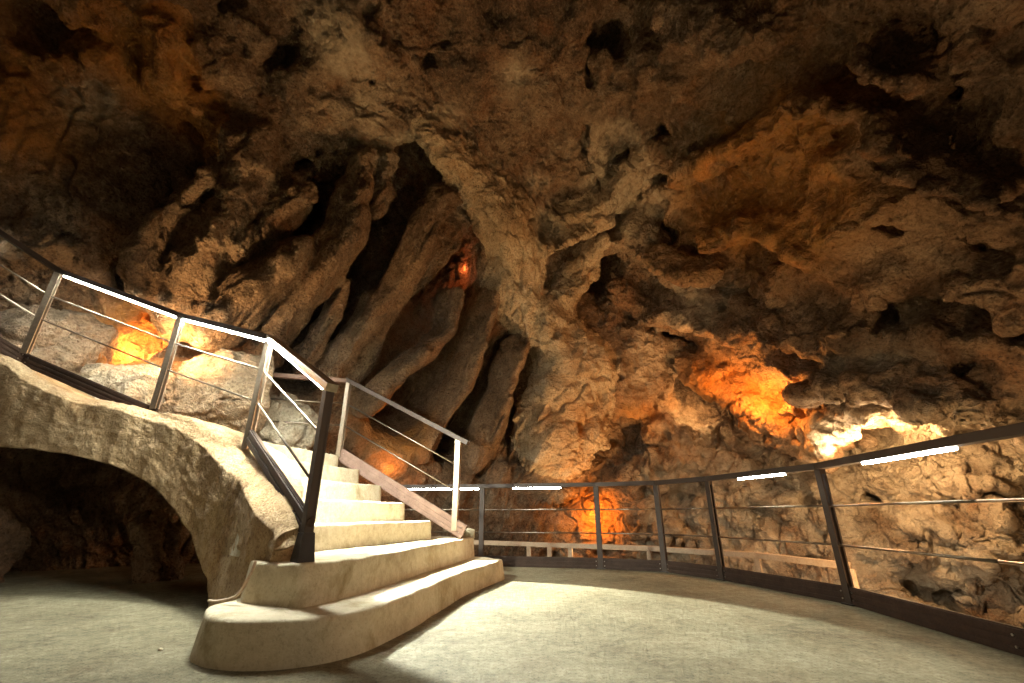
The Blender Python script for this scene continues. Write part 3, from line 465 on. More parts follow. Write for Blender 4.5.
VOX = 0.04
LO = np.array([-9.6, -4.4, -2.0]); HI = np.array([9.2, 12.6, 9.4]); BS = 16
def build_cave():
    nb = np.ceil((HI - LO) / (VOX * BS)).astype(int); n = nb * BS + 1
    D = np.ones(n, np.float32)                       # 1 = far in the void or far in the rock; only sign changes inside live blocks count
    bi = np.stack(np.meshgrid(*[np.arange(k) for k in nb], indexing='ij'), -1).reshape(-1, 3)
    bc = (LO + (bi + 0.5) * BS * VOX).astype(np.float32)
    rd = BS * VOX * 0.5 * math.sqrt(3)
    c0 = field(bc, range(len(FEATURES)), False)
    D[:] = 1
    g = np.arange(BS + 1) * VOX
    off = np.stack(np.meshgrid(g, g, g, indexing='ij'), -1).reshape(-1, 3)
    live = np.abs(c0) < rd + 0.75
    # signs of the dead blocks
    for (i, j, k), v, lv in zip(bi, c0, live):
        if not lv: D[i * BS:(i + 1) * BS + 1, j * BS:(j + 1) * BS + 1, k * BS:(k + 1) * BS + 1] = 1.0 if v > 0 else -1.0
    for (i, j, k), c in zip(bi[live], bc[live]):
        fs = [q for q, (fc, fr) in enumerate(FB) if np.linalg.norm(fc - c) < fr + rd + 0.6]
        p = (off + LO + np.array([i, j, k]) * BS * VOX).astype(np.float32)
        D[i * BS:(i + 1) * BS + 1, j * BS:(j + 1) * BS + 1, k * BS:(k + 1) * BS + 1] = field(p, fs).reshape(BS + 1, BS + 1, BS + 1)
    # surface nets
    S = D < 0
    act = np.zeros(tuple(np.array(D.shape) - 1), bool)
    s8 = [S[a:a + act.shape[0], b:b + act.shape[1], c:c + act.shape[2]] for a in (0, 1) for b in (0, 1) for c in (0, 1)]
    al = s8[0].copy(); an = s8[0].copy()
    for s in s8[1:]: al &= s; an |= s
    act = an & ~al
    cells = np.argwhere(act); idx = np.full(act.shape, -1, np.int32); idx[act] = np.arange(len(cells))
    acc = np.zeros((len(cells), 3), np.float32); cnt = np.zeros(len(cells), np.float32)
    cor = [np.array([a, b, c]) for a in (0, 1) for b in (0, 1) for c in (0, 1)]
    val = [D[tuple((cells + q).T)] for q in cor]
    for a in range(8):
        for b in range(a + 1, 8):
            if np.abs(cor[a] - cor[b]).sum() != 1: continue
            va, vb = val[a], val[b]; m = (va < 0) != (vb < 0)
            t = np.where(m, va / np.where(m, va - vb, 1), 0)
            acc += np.where(m[:, None], cor[a] + (cor[b] - cor[a]) * t[:, None], 0); cnt += m
    V = LO + (cells + acc / cnt[:, None]) * VOX
    Fs = []
    for ax in range(3):
        u, v = (ax + 1) % 3, (ax + 2) % 3
        A = S; sl0 = [slice(None)] * 3; sl1 = [slice(None)] * 3
        sl0[ax] = slice(0, -1); sl1[ax] = slice(1, None)
        ch = S[tuple(sl0)] != S[tuple(sl1)]
        e = np.argwhere(ch)
        e = e[(e[:, u] > 0) & (e[:, v] > 0) & (e[:, u] < act.shape[u]) & (e[:, v] < act.shape[v])]
        du = np.zeros(3, int); du[u] = 1; dv = np.zeros(3, int); dv[v] = 1
        q = np.stack([idx[tuple((e - du - dv).T)], idx[tuple((e - dv).T)], idx[tuple(e.T)], idx[tuple((e - du).T)]], 1)
        flip = S[tuple(e.T)]                        # rock at the low end: the normal has to point up the axis
        q[~flip] = q[~flip][:, ::-1]
        Fs.append(q[(q >= 0).all(1)])
    F = np.concatenate(Fs)
    # drop the part of the shell that stands behind and outside (stray shells)
    return V.astype(np.float32), F
V, F = build_cave()
def vnormals(V, F):
    a = V[F[:, 2]] - V[F[:, 0]]; b = V[F[:, 3]] - V[F[:, 1]]; fn = np.cross(a, b)
    n = np.zeros_like(V)
    for k in range(4):
        for ax in range(3): n[:, ax] += np.bincount(F[:, k], fn[:, ax], len(V)).astype(np.float32)
    return n / np.maximum(np.linalg.norm(n, axis=1, keepdims=True), 1e-9)
# keep only the biggest connected shell: simple label propagation
lab = np.arange(len(V))
for _ in range(400):
    m = lab[F].min(1); new = lab.copy()
    for k in range(4): np.minimum.at(new, F[:, k], m)
    new = new[new]
    if (new == lab).all(): break
    lab = new
big = np.bincount(lab).argmax(); keep = lab == big
F = F[keep[F[:, 0]]]
re_i = np.full(len(V), -1, np.int64); re_i[keep] = np.arange(keep.sum()); V = V[keep]; F = re_i[F]
NRM = vnormals(V, F)
FCy = V[F].mean(1)
fine_f = (FCy[:, 1] > 1.2)                         # finer mesh where the chamber opens up
def subdivide(V, F, sel):
    Fs_ = F[sel]; Fr = F[~sel]
    e = np.sort(np.stack([Fs_, np.roll(Fs_, -1, 1)], 2).reshape(-1, 2), 1)
    key = e[:, 0].astype(np.int64) * len(V) + e[:, 1]
    u, inv = np.unique(key, return_inverse=True); inv = inv.reshape(-1, 4)
    ea, eb = u // len(V), u % len(V)
    # edge points eased along the normals so that the finer mesh stays round
    pa, pb, na, nb_ = V[ea], V[eb], NRM[ea], NRM[eb]; d = pb - pa
    mid = (pa + pb) / 2 + ((na - nb_) * 0.0)
    mid += 0.125 * (-(d * nb_).sum(1, keepdims=True) * -nb_ * 0 + ((d * na).sum(1, keepdims=True) * na - (d * nb_).sum(1, keepdims=True) * nb_))
    cen = mid[inv].mean(1)
    n0 = len(V); n1 = n0 + len(mid)
    V2 = np.concatenate([V, mid, cen]).astype(np.float32); c = n1 + np.arange(len(Fs_)); E = inv + n0
    Q = [np.stack([Fs_[:, k], E[:, k], c, E[:, k - 1]], 1) for k in range(4)]
    # coarse faces that touch a split edge simply keep their edge: the T-joint lies behind the viewer
    return V2, np.concatenate(Q + [Fr])
V, F = subdivide(V, F, fine_f)
OWN = np.full(len(V), -1, np.int32)
blk = np.floor((V - LO) / 0.8).astype(np.int64); bkey = (blk[:, 0] * 1000 + blk[:, 1]) * 1000 + blk[:, 2]
order = np.argsort(bkey, kind='stable'); cuts_ = np.flatnonzero(np.diff(bkey[order])) + 1
for ii in np.split(order, cuts_):
    c = LO + (blk[ii[0]] + 0.5) * 0.8
    fs = [q for q, (fc, fr) in enumerate(FB) if np.linalg.norm(fc - c) < fr + 0.7 + 0.5]
    if any(FEATURES[q][1] in PART_NAMES for q in fs):
        OWN[ii] = field(V[ii], fs, True, True)[1]
# carve the surface: facets, scallops, pits and cracks
NRM = vnormals(V, F)
VB = bedded(V)
wp = VB + 0.16 * np.stack([fbm(VB * 1.9 + o, 2) for o in (1.0, 21.0, 51.0)], 1)
d1, d2, cid = worley(wp * 1.5)
amp = np.clip(0.55 + 1.0 * fbm(V * 0.5 + 90, 2), 0.2, 1.0)
rough = np.clip(0.5 + 1.3 * fbm(V * 0.8 + 190, 2), 0.1, 1.0)
low = np.clip((V[:, 0] - 0.8) / 0.8, 0, 1) * np.clip((2.9 - V[:, 2]) / 0.6, 0, 1)      # broken, knobbly rock low on the right
amp = amp + 0.25 * low; rough = rough + 0.3 * low
fin_like = np.isin(OWN, [i for i, f in enumerate(FEATURES) if f[1] in ('rock_fin', 'flowstone_column')])
amp = np.where(fin_like, amp * 0.75, amp); rough = np.where(fin_like, rough * 0.7, rough)
disp = (0.11 * (cid - 0.5) * np.clip((d2 - d1) * 3.5, 0, 1) - 0.05 * np.exp(-((d2 - d1) / 0.05) ** 2)) * amp
d1, d2, cid = worley(wp * 3.9 + 7)
disp += (0.05 * (d1 - 0.5) + 0.035 * (cid - 0.5) * np.clip((d2 - d1) * 4, 0, 1)) * amp
d1, d2, cid = worley(wp * 9.5 + 3)
disp += (0.026 * (0.5 - d1) + 0.014 * (cid - 0.5)) * rough
disp += 0.05 * fbm(VB * 3.3 + 3, 2) + 0.045 * fbm(VB * 6.5 + 31, 3, ridged=True) * (0.4 + rough)
for sc_, o_, dp_ in ((0.9, 11.0, 0.10), (1.4, 57.0, 0.08), (2.2, 83.0, 0.05)):            # long meandering cracks
    n_ = vnoise((wp * sc_ + o_).astype(np.float32)) + 0.25 * vnoise((wp * sc_ * 3.1 + o_).astype(np.float32)); on = np.clip(3 * vnoise((V * 0.7 + o_ * 2).astype(np.float32)), 0, 1)
    disp -= dp_ * on * np.exp(-(n_ / (0.028 * sc_)) ** 2)
d1, d2, cid = worley(wp * 1.15 + 19)
disp += low * (0.24 * (cid - 0.45) * np.clip((d2 - d1) * 4, 0, 1))
d1, d2, cid = worley(wp * 2.0 + 49)
disp -= (0.25 + low) * 0.26 * (cid > 0.72) * np.exp(-(d1 / 0.24) ** 2)          # pits
disp += low * 0.10 * fbm(wp * 2.6 + 5, 3, ridged=True)
V = V + NRM * disp[:, None].astype(np.float32)
NRM = vnormals(V, F)

# mineral stains on the rock; the orange also carries painted crevice glow
def blob(c, r): return np.exp(-(np.linalg.norm(V - np.array(c, np.float32), axis=1) / r) ** 2)
orange_tint = np.zeros(len(V), np.float32); calc = np.zeros(len(V), np.float32)
for c_, r_ in [((-5.23,4.17,6.75),0.55),((-4.96,4.58,6.71),0.50),((-4.84,5.02,6.53),0.40),((-4.68,5.53,6.15),0.35),((-4.65,5.76,5.79),0.25),((-6.61,4.35,5.84),0.80),((4.64,8.22,2.53),0.80),((4.26,8.82,3.18),0.60),((3.88,9.49,3.03),0.50),((1.91,10.34,0.80),0.55),((5.18,6.85,1.91),0.50),((-5.46,6.21,3.23),0.60),((2.82,9.75,2.65),0.40),((1.07,9.90,2.57),0.60),((-2.25,8.56,2.31),0.60),((3.12,6.02,5.57),1.00),((3.52,4.63,4.93),1.00)]: orange_tint += blob(c_, r_)  # mineral stain on the curtain; at the crevices, lamp glow painted as colour
for c_, r_ in [((0.18,8.73,5.57),0.50),((0.82,8.09,6.45),0.50),((-0.65,7.31,6.85),0.40),((-1.39,6.08,7.27),0.40),((0.05,5.38,7.64),0.30),((0.56,7.02,7.05),0.25),((2.66,6.99,6.35),0.70),((1.86,6.56,7.16),0.70),((3.81,9.80,1.80),0.80),((4.59,9.51,0.98),0.80),((5.80,8.10,0.94),0.70),((6.62,6.79,0.63),0.70),((6.41,7.13,1.20),0.50),((2.84,5.51,6.13),0.40),((4.81,5.75,2.42),0.30),((4.83,5.26,2.44),0.40),((-5.90,4.73,6.10),0.40),((1.31,9.57,3.74),0.50),((-2.53,4.43,7.34),0.50),((-2.35,6.01,7.08),0.50),((3.60,7.64,4.53),0.60),((2.86,9.41,3.92),0.50)]: calc += blob(c_, r_)

orange_tint *= 1.7; calc *= 1.8
calc += 0.85 * np.clip((V[:, 0] - 2.2) / 1.0, 0, 1) * np.clip((2.2 - V[:, 2]) / 0.8, 0, 1)
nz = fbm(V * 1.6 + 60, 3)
orange_tint = np.clip(orange_tint * (1.0 + 0.9 * nz), 0, 1); calc = np.clip(calc * (1.0 + 1.1 * nz), 0, 1)

# split into the walls, the roof and the named formations
FC = V[F].mean(1); FNo = NRM[F].mean(1); fo = OWN[F].max(1)
x, y, z = FC.T
az = np.degrees(np.arctan2(x, y - 1.0)); el = np.degrees(np.arctan2(z - 1.0, np.hypot(x, y - 1.0)))
reg = np.full(len(F), 0)                                       # 0 back 1 left 2 right 3 ceiling 4 lower ground 5 front
reg[az < -38] = 1; reg[az > 34] = 2
reg[el > 40 + 4 * np.sin(az / 9)] = 3
reg[(np.abs(az) > 100) & (reg != 3)] = 5
reg[(z < -0.75) & (FNo[:, 2] > 0.5)] = 4
def sub_mesh(name, mask, mat, parent=None):
    f = F[mask]
    if len(f) == 0: return None
    u, inv = np.unique(f, return_inverse=True); inv = inv.reshape(f.shape)
    me = bpy.data.meshes.new(name)
    me.vertices.add(len(u)); me.vertices.foreach_set('co', V[u].astype(np.float32).ravel())
    me.loops.add(f.size); me.loops.foreach_set('vertex_index', inv.astype(np.int32).ravel())
    me.polygons.add(len(f)); me.polygons.foreach_set('loop_start', np.arange(0, f.size, 4, dtype=np.int32))
    me.polygons.foreach_set('use_smooth', np.ones(len(f), bool))
    me.update(calc_edges=True)
    for nm, arr in (('iron_stain_glow', orange_tint), ('calcite', calc)):
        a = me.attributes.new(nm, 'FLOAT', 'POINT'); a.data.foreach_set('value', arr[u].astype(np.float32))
    o = bpy.data.objects.new(name, me); COL.objects.link(o); me.materials.append(mat)
    if parent: o.parent = parent
    return o
names = ['wall_back', 'wall_left', 'wall_right', 'ceiling', 'ground', 'wall_front']
labels = ['back cave wall of folded brown rock behind the railings', 'dark brown cave wall rising beyond the walkway',
          'rugged cave wall sloping down beyond the long railing', 'rough brown cave roof overhead', 'sunken cave floor of scree beyond the railing', 'cave wall behind the viewer']
S_OBJ = {}
feat_face = np.array([(PART_NAMES.get(FEATURES[i][1]) is not None) if i >= 0 else False for i in range(-1, len(FEATURES))])[fo + 1]
for i, nm in enumerate(names):
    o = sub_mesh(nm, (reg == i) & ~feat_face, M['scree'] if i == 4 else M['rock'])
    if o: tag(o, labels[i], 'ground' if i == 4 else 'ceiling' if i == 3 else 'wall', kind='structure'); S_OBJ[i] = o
col_ids = [i for i, f in enumerate(FEATURES) if f[1] == 'flowstone_column']
cur_ids = [i for i, f in enumerate(FEATURES) if f[1] == 'flowstone_curtain']
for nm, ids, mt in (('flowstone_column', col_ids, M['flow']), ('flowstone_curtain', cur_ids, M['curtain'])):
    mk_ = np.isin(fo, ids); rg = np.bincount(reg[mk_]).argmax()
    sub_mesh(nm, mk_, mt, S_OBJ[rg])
for i, f in enumerate(FEATURES):
    if f[1] in ('rock_fin', 'overhang'):
        mk_ = fo == i
        if mk_.sum() < 30: continue
        rg = np.bincount(reg[mk_]).argmax()
        sub_mesh(PART_NAMES[f[1]], mk_, M['fin'] if f[1] == 'rock_fin' else M['rock'], S_OBJ[rg])

# ---------------------------------------------------------------- floor
def prism(name, top_fn, outline, z0, z1, mat, parent=None, batter=0.0, round_r=0.03, step=0.05, wob=0.006, seed=0, kind=None, smooth=1):
    """solid slab from a plan outline: battered sides, a worn rounded rim, slightly uneven"""
    pts = [Vector(p) for p in outline]; res = []
    for a, b in zip(pts, pts[1:] + pts[:1]):
        n = max(1, int((b - a).length / step))
        res += [a.lerp(b, i / n) for i in range(n)]
    # round the plan corners a little
    for _ in range(smooth): res = [(res[i - 1] + res[i] * 2 + res[(i + 1) % len(res)]) / 4 for i in range(len(res))]
    nn = len(res); area = sum(res[i].x * res[(i + 1) % nn].y - res[(i + 1) % nn].x * res[i].y for i in range(nn))
    if area < 0: res.reverse()
    nor = []
    for i in range(nn):
        t = (res[(i + 1) % nn] - res[i - 1]).normalized(); nor.append(Vector((t.y, -t.x)))
    prof = [(batter, z0)] + [(batter * (1 - k), z0 + (z1 - round_r - z0) * k) for k in (0.25, 0.5, 0.75, 1.0)]
    prof += [(-round_r * (1 - math.cos(a)), z1 - round_r + round_r * math.sin(a)) for a in (PI / 8, PI / 4, 3 * PI / 8, PI / 2)]
    prof += [(-round_r * 2.2, z1 + 0.001)]
    P = []
    for o, zz in prof: P += [(res[i].x + nor[i].x * o, res[i].y + nor[i].y * o, zz) for i in range(nn)]
    P = np.array(P, np.float32)
    wv = np.stack([fbm(P * 5.0 + s + seed, 3) for s in (1.0, 22.0, 47.0)], 1)
    rim = (P[:, 2] > z1 - round_r * 1.2)
    P += wv * np.array([wob, wob, wob * 0.5], np.float32) * (1 + 0.9 * rim[:, None])
    P[:nn, 2] = z0
    F_ = []
    for r in range(len(prof) - 1):
        for i in range(nn): F_.append((r * nn + i, r * nn + (i + 1) % nn, (r + 1) * nn + (i + 1) % nn, (r + 1) * nn + i))
    F_.append(tuple(range((len(prof) - 1) * nn, len(prof) * nn)))
    o = mesh_obj(name, P, F_, mat, parent, True)
    o.data.polygons[len(F_) - 1].use_smooth = False
    return o
edge = [(2.52, -3.5), (2.60, 1.0), (2.71, 2.8), (2.84, 4.26), (2.44, 5.79), (2.02, 6.55), (1.24, 6.92), (-0.46, 7.31), (-2.6, 7.62)]
fl_out = edge + [(-9.0, 7.9), (-9.0, -3.9), (2.5, -3.9)]
bm = bmesh.new()
top = [bm.verts.new((a, b, 0)) for a, b in fl_out]; bot = [bm.verts.new((a, b, -1.25)) for a, b in fl_out]
bm.faces.new(top)
for i in range(len(top)): bm.faces.new((top[i], bot[i], bot[(i + 1) % len(top)], top[(i + 1) % len(top)]))
fo_ = bm_obj('floor', bm, M['floor']); tag(fo_, 'dusty concrete floor of the viewing platform', 'floor', kind='structure')

# ---------------------------------------------------------------- stairs
st = empty('staircase', (-1.2, 4.4, 0), 'pale concrete staircase with rounded bottom step rising to the landing', 'stairs')
s1 = [(-0.085, 5.9), (-0.47, 4.68), (-0.69, 3.37), (-0.80, 2.94), (-0.93, 2.71), (-1.12, 2.595), (-1.30, 2.57), (-1.50, 2.625), (-1.66, 2.75), (-1.77, 2.96), (-1.8, 3.5), (-1.4, 6.4), (-0.44, 6.34)]
prism('step', None, s1, 0, 0.205, M['step'], st, batter=0.02, round_r=0.024, seed=1, smooth=4)
s2 = [(-0.49, 6.32), (-0.78, 4.75), (-1.03, 3.37), (-1.14, 3.08), (-1.235, 2.92), (-1.62, 3.08), (-2.1, 3.9), (-1.6, 6.55), (-0.62, 6.6)]
prism('step', None, s2, 0.20, 0.43, M['step'], st, batter=0.015, round_r=0.018, seed=2, step=0.035, smooth=1)
prism('curb', None, [(-0.475, 6.26), (-0.60, 6.27), (-0.72, 6.62), (-0.58, 6.62)], 0.42, 0.53, M['step'], st, round_r=0.015, seed=9, step=0.03)
def fan(L, R, z0, z1, seed):
    ext = (R[0] - 1.2, R[1] + 0.75)
    prism('step', None, [R, ((L[0] + R[0]) / 2 - 0.02, (L[1] + R[1]) / 2), L, (L[0] - 0.9, L[1] + 0.9), (-3.2, 6.2), ext], z0, z1, M['step'], st, batter=0.012, round_r=0.02, seed=seed)
prism('step', None, [(-0.96, 5.72), (-1.28, 4.78), (-1.54, 3.88), (-1.70, 3.32), (-2.0, 3.55), (-2.6, 4.4), (-3.0, 6.2), (-2.0, 6.5), (-1.10, 6.40)], 0.425, 0.63, M['step'], st, batter=0.012, round_r=0.02, seed=3)
fan((-1.93, 4.02), (-1.31, 5.86), 0.625, 0.84, 4)
fan((-2.22, 4.32), (-1.66, 6.0), 0.835, 1.05, 5)
fan((-2.50, 4.60), (-2.01, 6.13), 1.045, 1.26, 6)
prism('landing', None, [(-2.36, 6.26), (-2.60, 5.5), (-2.78, 4.88), (-3.2, 4.75), (-3.9, 5.0), (-3.9, 6.4), (-2.6, 6.62)], 1.27, 1.46, M['step'], st, batter=0.0, round_r=0.02, seed=7)

# ---------------------------------------------------------------- rough arch carrying the walkway
def catmull(P, n):
    P = [np.array(p, float) for p in P]; P = [2 * P[0] - P[1]] + P + [2 * P[-1] - P[-2]]; out = []
    for i in range(1, len(P) - 2):
        for k in range(n):
            t = k / n; a, b, c, d = P[i - 1:i + 3]
            out.append(0.5 * (2 * b + (c - a) * t + (2 * a - 5 * b + 4 * c - d) * t * t + (3 * b - a - 3 * c + d) * t ** 3))
    out.append(P[-2]); return np.array(out)
#   x, y, top z, bottom z
arch = catmull([(-1.46, 2.99, 0.62, 0.50), (-1.56, 3.10, 0.72, 0.34), (-1.80, 3.33, 0.90, 0.06), (-2.12, 3.68, 1.09, -0.02), (-2.30, 3.88, 1.18, 0.05), (-2.48, 4.03, 1.26, 0.24), (-2.80, 4.25, 1.40, 0.50),
                (-3.10, 4.41, 1.54, 0.71), (-3.50, 4.55, 1.67, 0.95), (-3.95, 4.66, 1.76, 1.13), (-4.45, 4.72, 1.87, 1.25), (-4.9, 4.75, 1.95, 1.33), (-5.4, 4.78, 2.17, 1.38), (-5.9, 4.80, 2.43, 1.46),
                (-6.6, 4.82, 2.70, 1.62), (-7.4, 4.84, 3.05, 1.9), (-8.4, 4.86, 3.45, 2.2)], 12)
TH = 0.42
tan = np.gradient(arch[:, :2], axis=0); tan /= np.linalg.norm(tan, axis=1, keepdims=True)
back = np.stack([tan[:, 1], -tan[:, 0]], 1)        # away from the viewer
rows = []
for (ax_, ay_, zt, zb), (bx_, by_) in zip(arch, back):
    h = zt - zb; rx = float(np.interp(-ax_, (1.46, 1.8, 2.5, 3.3, 4.0), (0.10, 0.22, 0.27, 0.20, 0.10))); r = min(float(np.interp(-ax_, (1.46, 1.8, 2.5, 3.3, 4.0), (0.07, 0.18, 0.20, 0.14, 0.08))), h * 0.7); TH = rx + float(np.interp(-ax_, (1.46, 1.8, 3.3), (0.05, 0.08, 0.25))); ring = []
    for k in range(5): ring.append((TH * (1 - k / 4), zb + 0.05 * (1 - k / 4) ** 2))              # soffit, back to front
    for k in range(1, 40): ring.append((0.0, zb + (h - r) * k / 40))                                # face
    for k in range(9): a = k / 8; ring.append((rx * a, zt - r + r * (0.55 * math.sin(a * PI / 2) + 0.45 * a)))
    ring += [(rx + (TH - rx) * 0.6, zt + 0.005), (TH, zt)]
    rows.append([(ax_ + bx_ * o, ay_ + by_ * o, zz) for o, zz in ring])
rows = np.array(rows, np.float32); nr, nc, _ = rows.shape
P = rows.reshape(-1, 3).copy()
bk = np.repeat(back, nc, 0)
dn = 0.022 * fbm(P * 2.4 + 11, 2) + 0.010 * fbm(P * 9 + 5, 3) + 0.008 * fbm(P * 22 + 5, 2)
P[:, :2] -= bk.astype(np.float32) * dn[:, None]; P[:, 2] += 0.5 * dn + 0.012 * fbm(P * 5 + 70, 2)
Fq = []
for i in range(nr - 1):
    for j in range(nc): Fq.append((i * nc + j, i * nc + (j + 1) % nc, (i + 1) * nc + (j + 1) % nc, (i + 1) * nc + j))
Fq.append(tuple(range(nc))); Fq.append(tuple(range(nr * nc - 1, (nr - 1) * nc - 1, -1)))
ao = empty('stone_arch', (-2.2, 4.0, 0), 'rough tan rendered arch wall curving up beside the stairs over a dark hollow', 'arch')
ro = mesh_obj('arch_face', P, Fq, M['render'], ao, True)
# the walkway slab on top of the arch
wk = [(-2.9, 4.9, 1.44), (-3.9, 5.0, 1.62), (-4.9, 5.05, 1.9), (-5.9, 5.1, 2.35), (-7.2, 5.1, 2.95), (-8.5, 5.1, 3.5)]
bm = bmesh.new(); prev = None
for (ax_, ay_, zz) in wk:
    cur = [bm.verts.new((ax_, ay_ - 0.08, zz)), bm.verts.new((ax_, ay_ + 1.15, zz)), bm.verts.new((ax_, ay_ + 1.15, zz - 0.16)), bm.verts.new((ax_, ay_ - 0.08, zz - 0.16))]
    if prev:
        for k in range(4): bm.faces.new((prev[k], prev[(k + 1) % 4], cur[(k + 1) % 4], cur[k]))
    else: bm.faces.new(cur)
    prev = cur
bm.faces.new(prev[::-1])
bm_obj('walkway_slab', bm, M['render'], ao)

# thin cable lying along the foot of the arch
bm = bmesh.new()
cb = catmull([(-1.80, 3.02, 0.225), (-1.72, 2.99, 0.228), (-1.62, 2.99, 0.26), (-1.575, 3.0, 0.36), (-1.56, 3.01, 0.44)], 6)
tube(bm, [tuple(v) for v in cb], 0.009, 8)
tag(bm_obj('cable', bm, M['wood'], None, True), 'thin tan cable in the corner where arch meets bottom step', 'cable')

# ---------------------------------------------------------------- railings
TOP, MID, LOW = 1.12, 0.775, 0.458
def V3(p): return Vector(p)
def post(root, p, d, h=TOP, mat=None, base=True, name='post', solid=False):
    """two flat bars with a slot between them, capped under the rail; d = rail direction in plan"""
    d = Vector((d[0], d[1], 0)).normalized(); s = Vector((-d.y, d.x, 0)); p = V3(p)
    bm = bmesh.new()
    for k in (-1, 1):
        bar(bm, p + s * (0.022 * k), p + s * (0.022 * k) + Vector((0, 0, h - 0.02)), 0.014, 0.070, up=d, bev=0.0015)
    bar(bm, p + Vector((0, 0, h - 0.07)), p + Vector((0, 0, h - 0.02)), 0.032, 0.06, up=d)
    bar(bm, p + Vector((0, 0, LOW - 0.02)), p + Vector((0, 0, LOW + 0.02)), 0.032, 0.03, up=d)
    bar(bm, p + Vector((0, 0, MID - 0.02)), p + Vector((0, 0, MID + 0.02)), 0.032, 0.03, up=d)
    if solid: bar(bm, p, p + Vector((0, 0, h - 0.03)), 0.034, 0.064, up=d)
    o = bm_obj(name, bm, mat or M['steel'], root)
    if base:
        bm = bmesh.new(); bar(bm, p, p + Vector((0, 0, 0.012)), 0.10, 0.12, up=d, bev=0.002)
        bm_obj('base_plate', bm, M['bracket'], o)
    return o
def handrail(root, a, b, mat=None, ext0=0.0, ext1=0.0):
    a = V3(a); b = V3(b); t = (b - a).normalized(); bm = bmesh.new()
    bar(bm, a - t * ext0, b + t * ext1, 0.085, 0.058, bev=0.005)
    return bm_obj('handrail', bm, mat or M['rail'], root)
def rod(root, a, b, r=0.0095):
    bm = bmesh.new(); tube(bm, [a, b], r, 10); return bm_obj('rod', bm, M['rod'], root, True)
def led(root, a, b, f0, f1, mat, wdt=0.042):
    """a light strip in its channel under the rail between fractions f0 and f1"""
    a = V3(a); b = V3(b); p = a.lerp(b, f0); q = a.lerp(b, f1); dz = Vector((0, 0, -0.038))
    bm = bmesh.new(); bar(bm, p + dz, q + dz, wdt, 0.022, bev=0.003)
    o = bm_obj('led_strip', bm, mat, root); tag(o, 'glowing white light strip'); return o
def toe(root, a, b, h=0.14, mat=None, thick=0.03, lift=0.0, ribs=3, z_up=(0, 0, 1)):
    a = V3(a) + Vector((0, 0, lift)); b = V3(b) + Vector((0, 0, lift)); t = (b - a).normalized()
    s = t.cross(Vector((0, 0, 1))).normalized(); u = s.cross(t)
    bm = bmesh.new(); hh = h / ribs
    bar(bm, a + u * h / 2, b + u * h / 2, thick * 0.55, h)
    for k in range(ribs): bar(bm, a + u * (hh * (k + 0.5)), b + u * (hh * (k + 0.5)), thick, hh - 0.017, bev=0.004)
    o = bm_obj('toe_board', bm, mat or M['plank'], root)
    for q in (a + t * 0.06, b - t * 0.06):                # joint bolts on the walked side
        c0 = q + u * (h * 0.5); sg = 1 if (Vector((0, 3, 0)) - c0).dot(s) > 0 else -1
        for k in (0.3, 0.7):
            c = q + u * (h * k) + s * (thick * 0.5 * sg)
            bm = bmesh.new(); m = Matrix.Translation(c) @ s.to_track_quat('Z', 'Y').to_matrix().to_4x4()
            bmesh.ops.create_cone(bm, cap_ends=True, segments=8, radius1=0.007, radius2=0.005, depth=0.008, matrix=m)
            bm_obj('bolt', bm, M['bolt'], o)
    return o
Z = Vector((0, 0, 1))
def run(root, pts, led_spans, ledmat, toe_mat=None, toe_lift=0.0, toes=None, posts=None, rails=None, base=True):
    pts = [V3(p) for p in pts]
    for i, p in enumerate(pts):
        if posts and not posts[i]: continue
        d = (pts[min(i + 1, len(pts) - 1)] - pts[max(i - 1, 0)])
        post(root, p, d, base=base, mat=M['rail'])
    for i, (a, b) in enumerate(zip(pts, pts[1:])):
        handrail(root, a + Z * TOP, b + Z * TOP, ext0=0.012, ext1=0.012)
        rod(root, a + Z * MID, b + Z * MID); rod(root, a + Z * LOW, b + Z * LOW)
        if led_spans and led_spans[i]: led(root, a + Z * TOP, b + Z * TOP, *led_spans[i], ledmat)
        if toes is None or toes[i]: toe(root, a, b, mat=toe_mat, lift=toe_lift)
# long railing along the platform edge
far = empty('railing', (1.2, 6.9, 0), 'long bronze railing with brown toe boards bending round the platform edge', 'railing')
fp = [(2.60, 0.9, 0), (2.71, 2.75, 0), (2.84, 4.26, 0), (2.44, 5.79, 0), (2.02, 6.55, 0), (1.24, 6.92, 0), (-0.46, 7.31, 0), (-2.62, 7.60, 0)]
run(far, fp, [(0.05, 0.55), (0.02, 0.58), (0.26, 0.66), None, None, (0.3, 0.72), (0.03, 0.62)], M['led_far'], posts=[1, 0, 1, 1, 1, 1, 1, 0])
# railing up the left of the stairs and along the walkway
lf = empty('railing', (-3.9, 4.81, 1.75), 'steel railing with bright light strips climbing left above the arch', 'railing')
P3, P2, P1, P0, PM = (-1.29, 3.04, 0.43), (-2.48, 4.24, 1.27), (-3.92, 4.81, 1.78), (-5.78, 4.97, 2.48), (-7.3, 4.0, 3.45)
for p, q in ((P2, P1), (P1, P0)): post(lf, p, V3(q) - V3(p), base=False)
post(lf, P0, V3(PM) - V3(P1), base=False)
post(lf, PM, V3(PM) - V3(P0), base=False)
p3 = post(lf, P3, V3(P2) - V3(P3), h=TOP + 0.02, mat=M['rail'], solid=True)
tag(p3, 'dark bronze end post')
d3 = (V3(P2) - V3(P3)); d3.z = 0; d3.normalize(); n3 = Vector((-d3.y, d3.x, 0))
bm = bmesh.new()                                             # clamp at the foot of the end post
vs = []
for zz, k in ((0.0, 0.95), (0.17, 0.66)):
    for i, j in ((-1, -1), (1, -1), (1, 1), (-1, 1)): vs.append(bm.verts.new(V3(P3) + d3 * (i * 0.068 * k) + n3 * (j * 0.055 * k) + Z * zz))
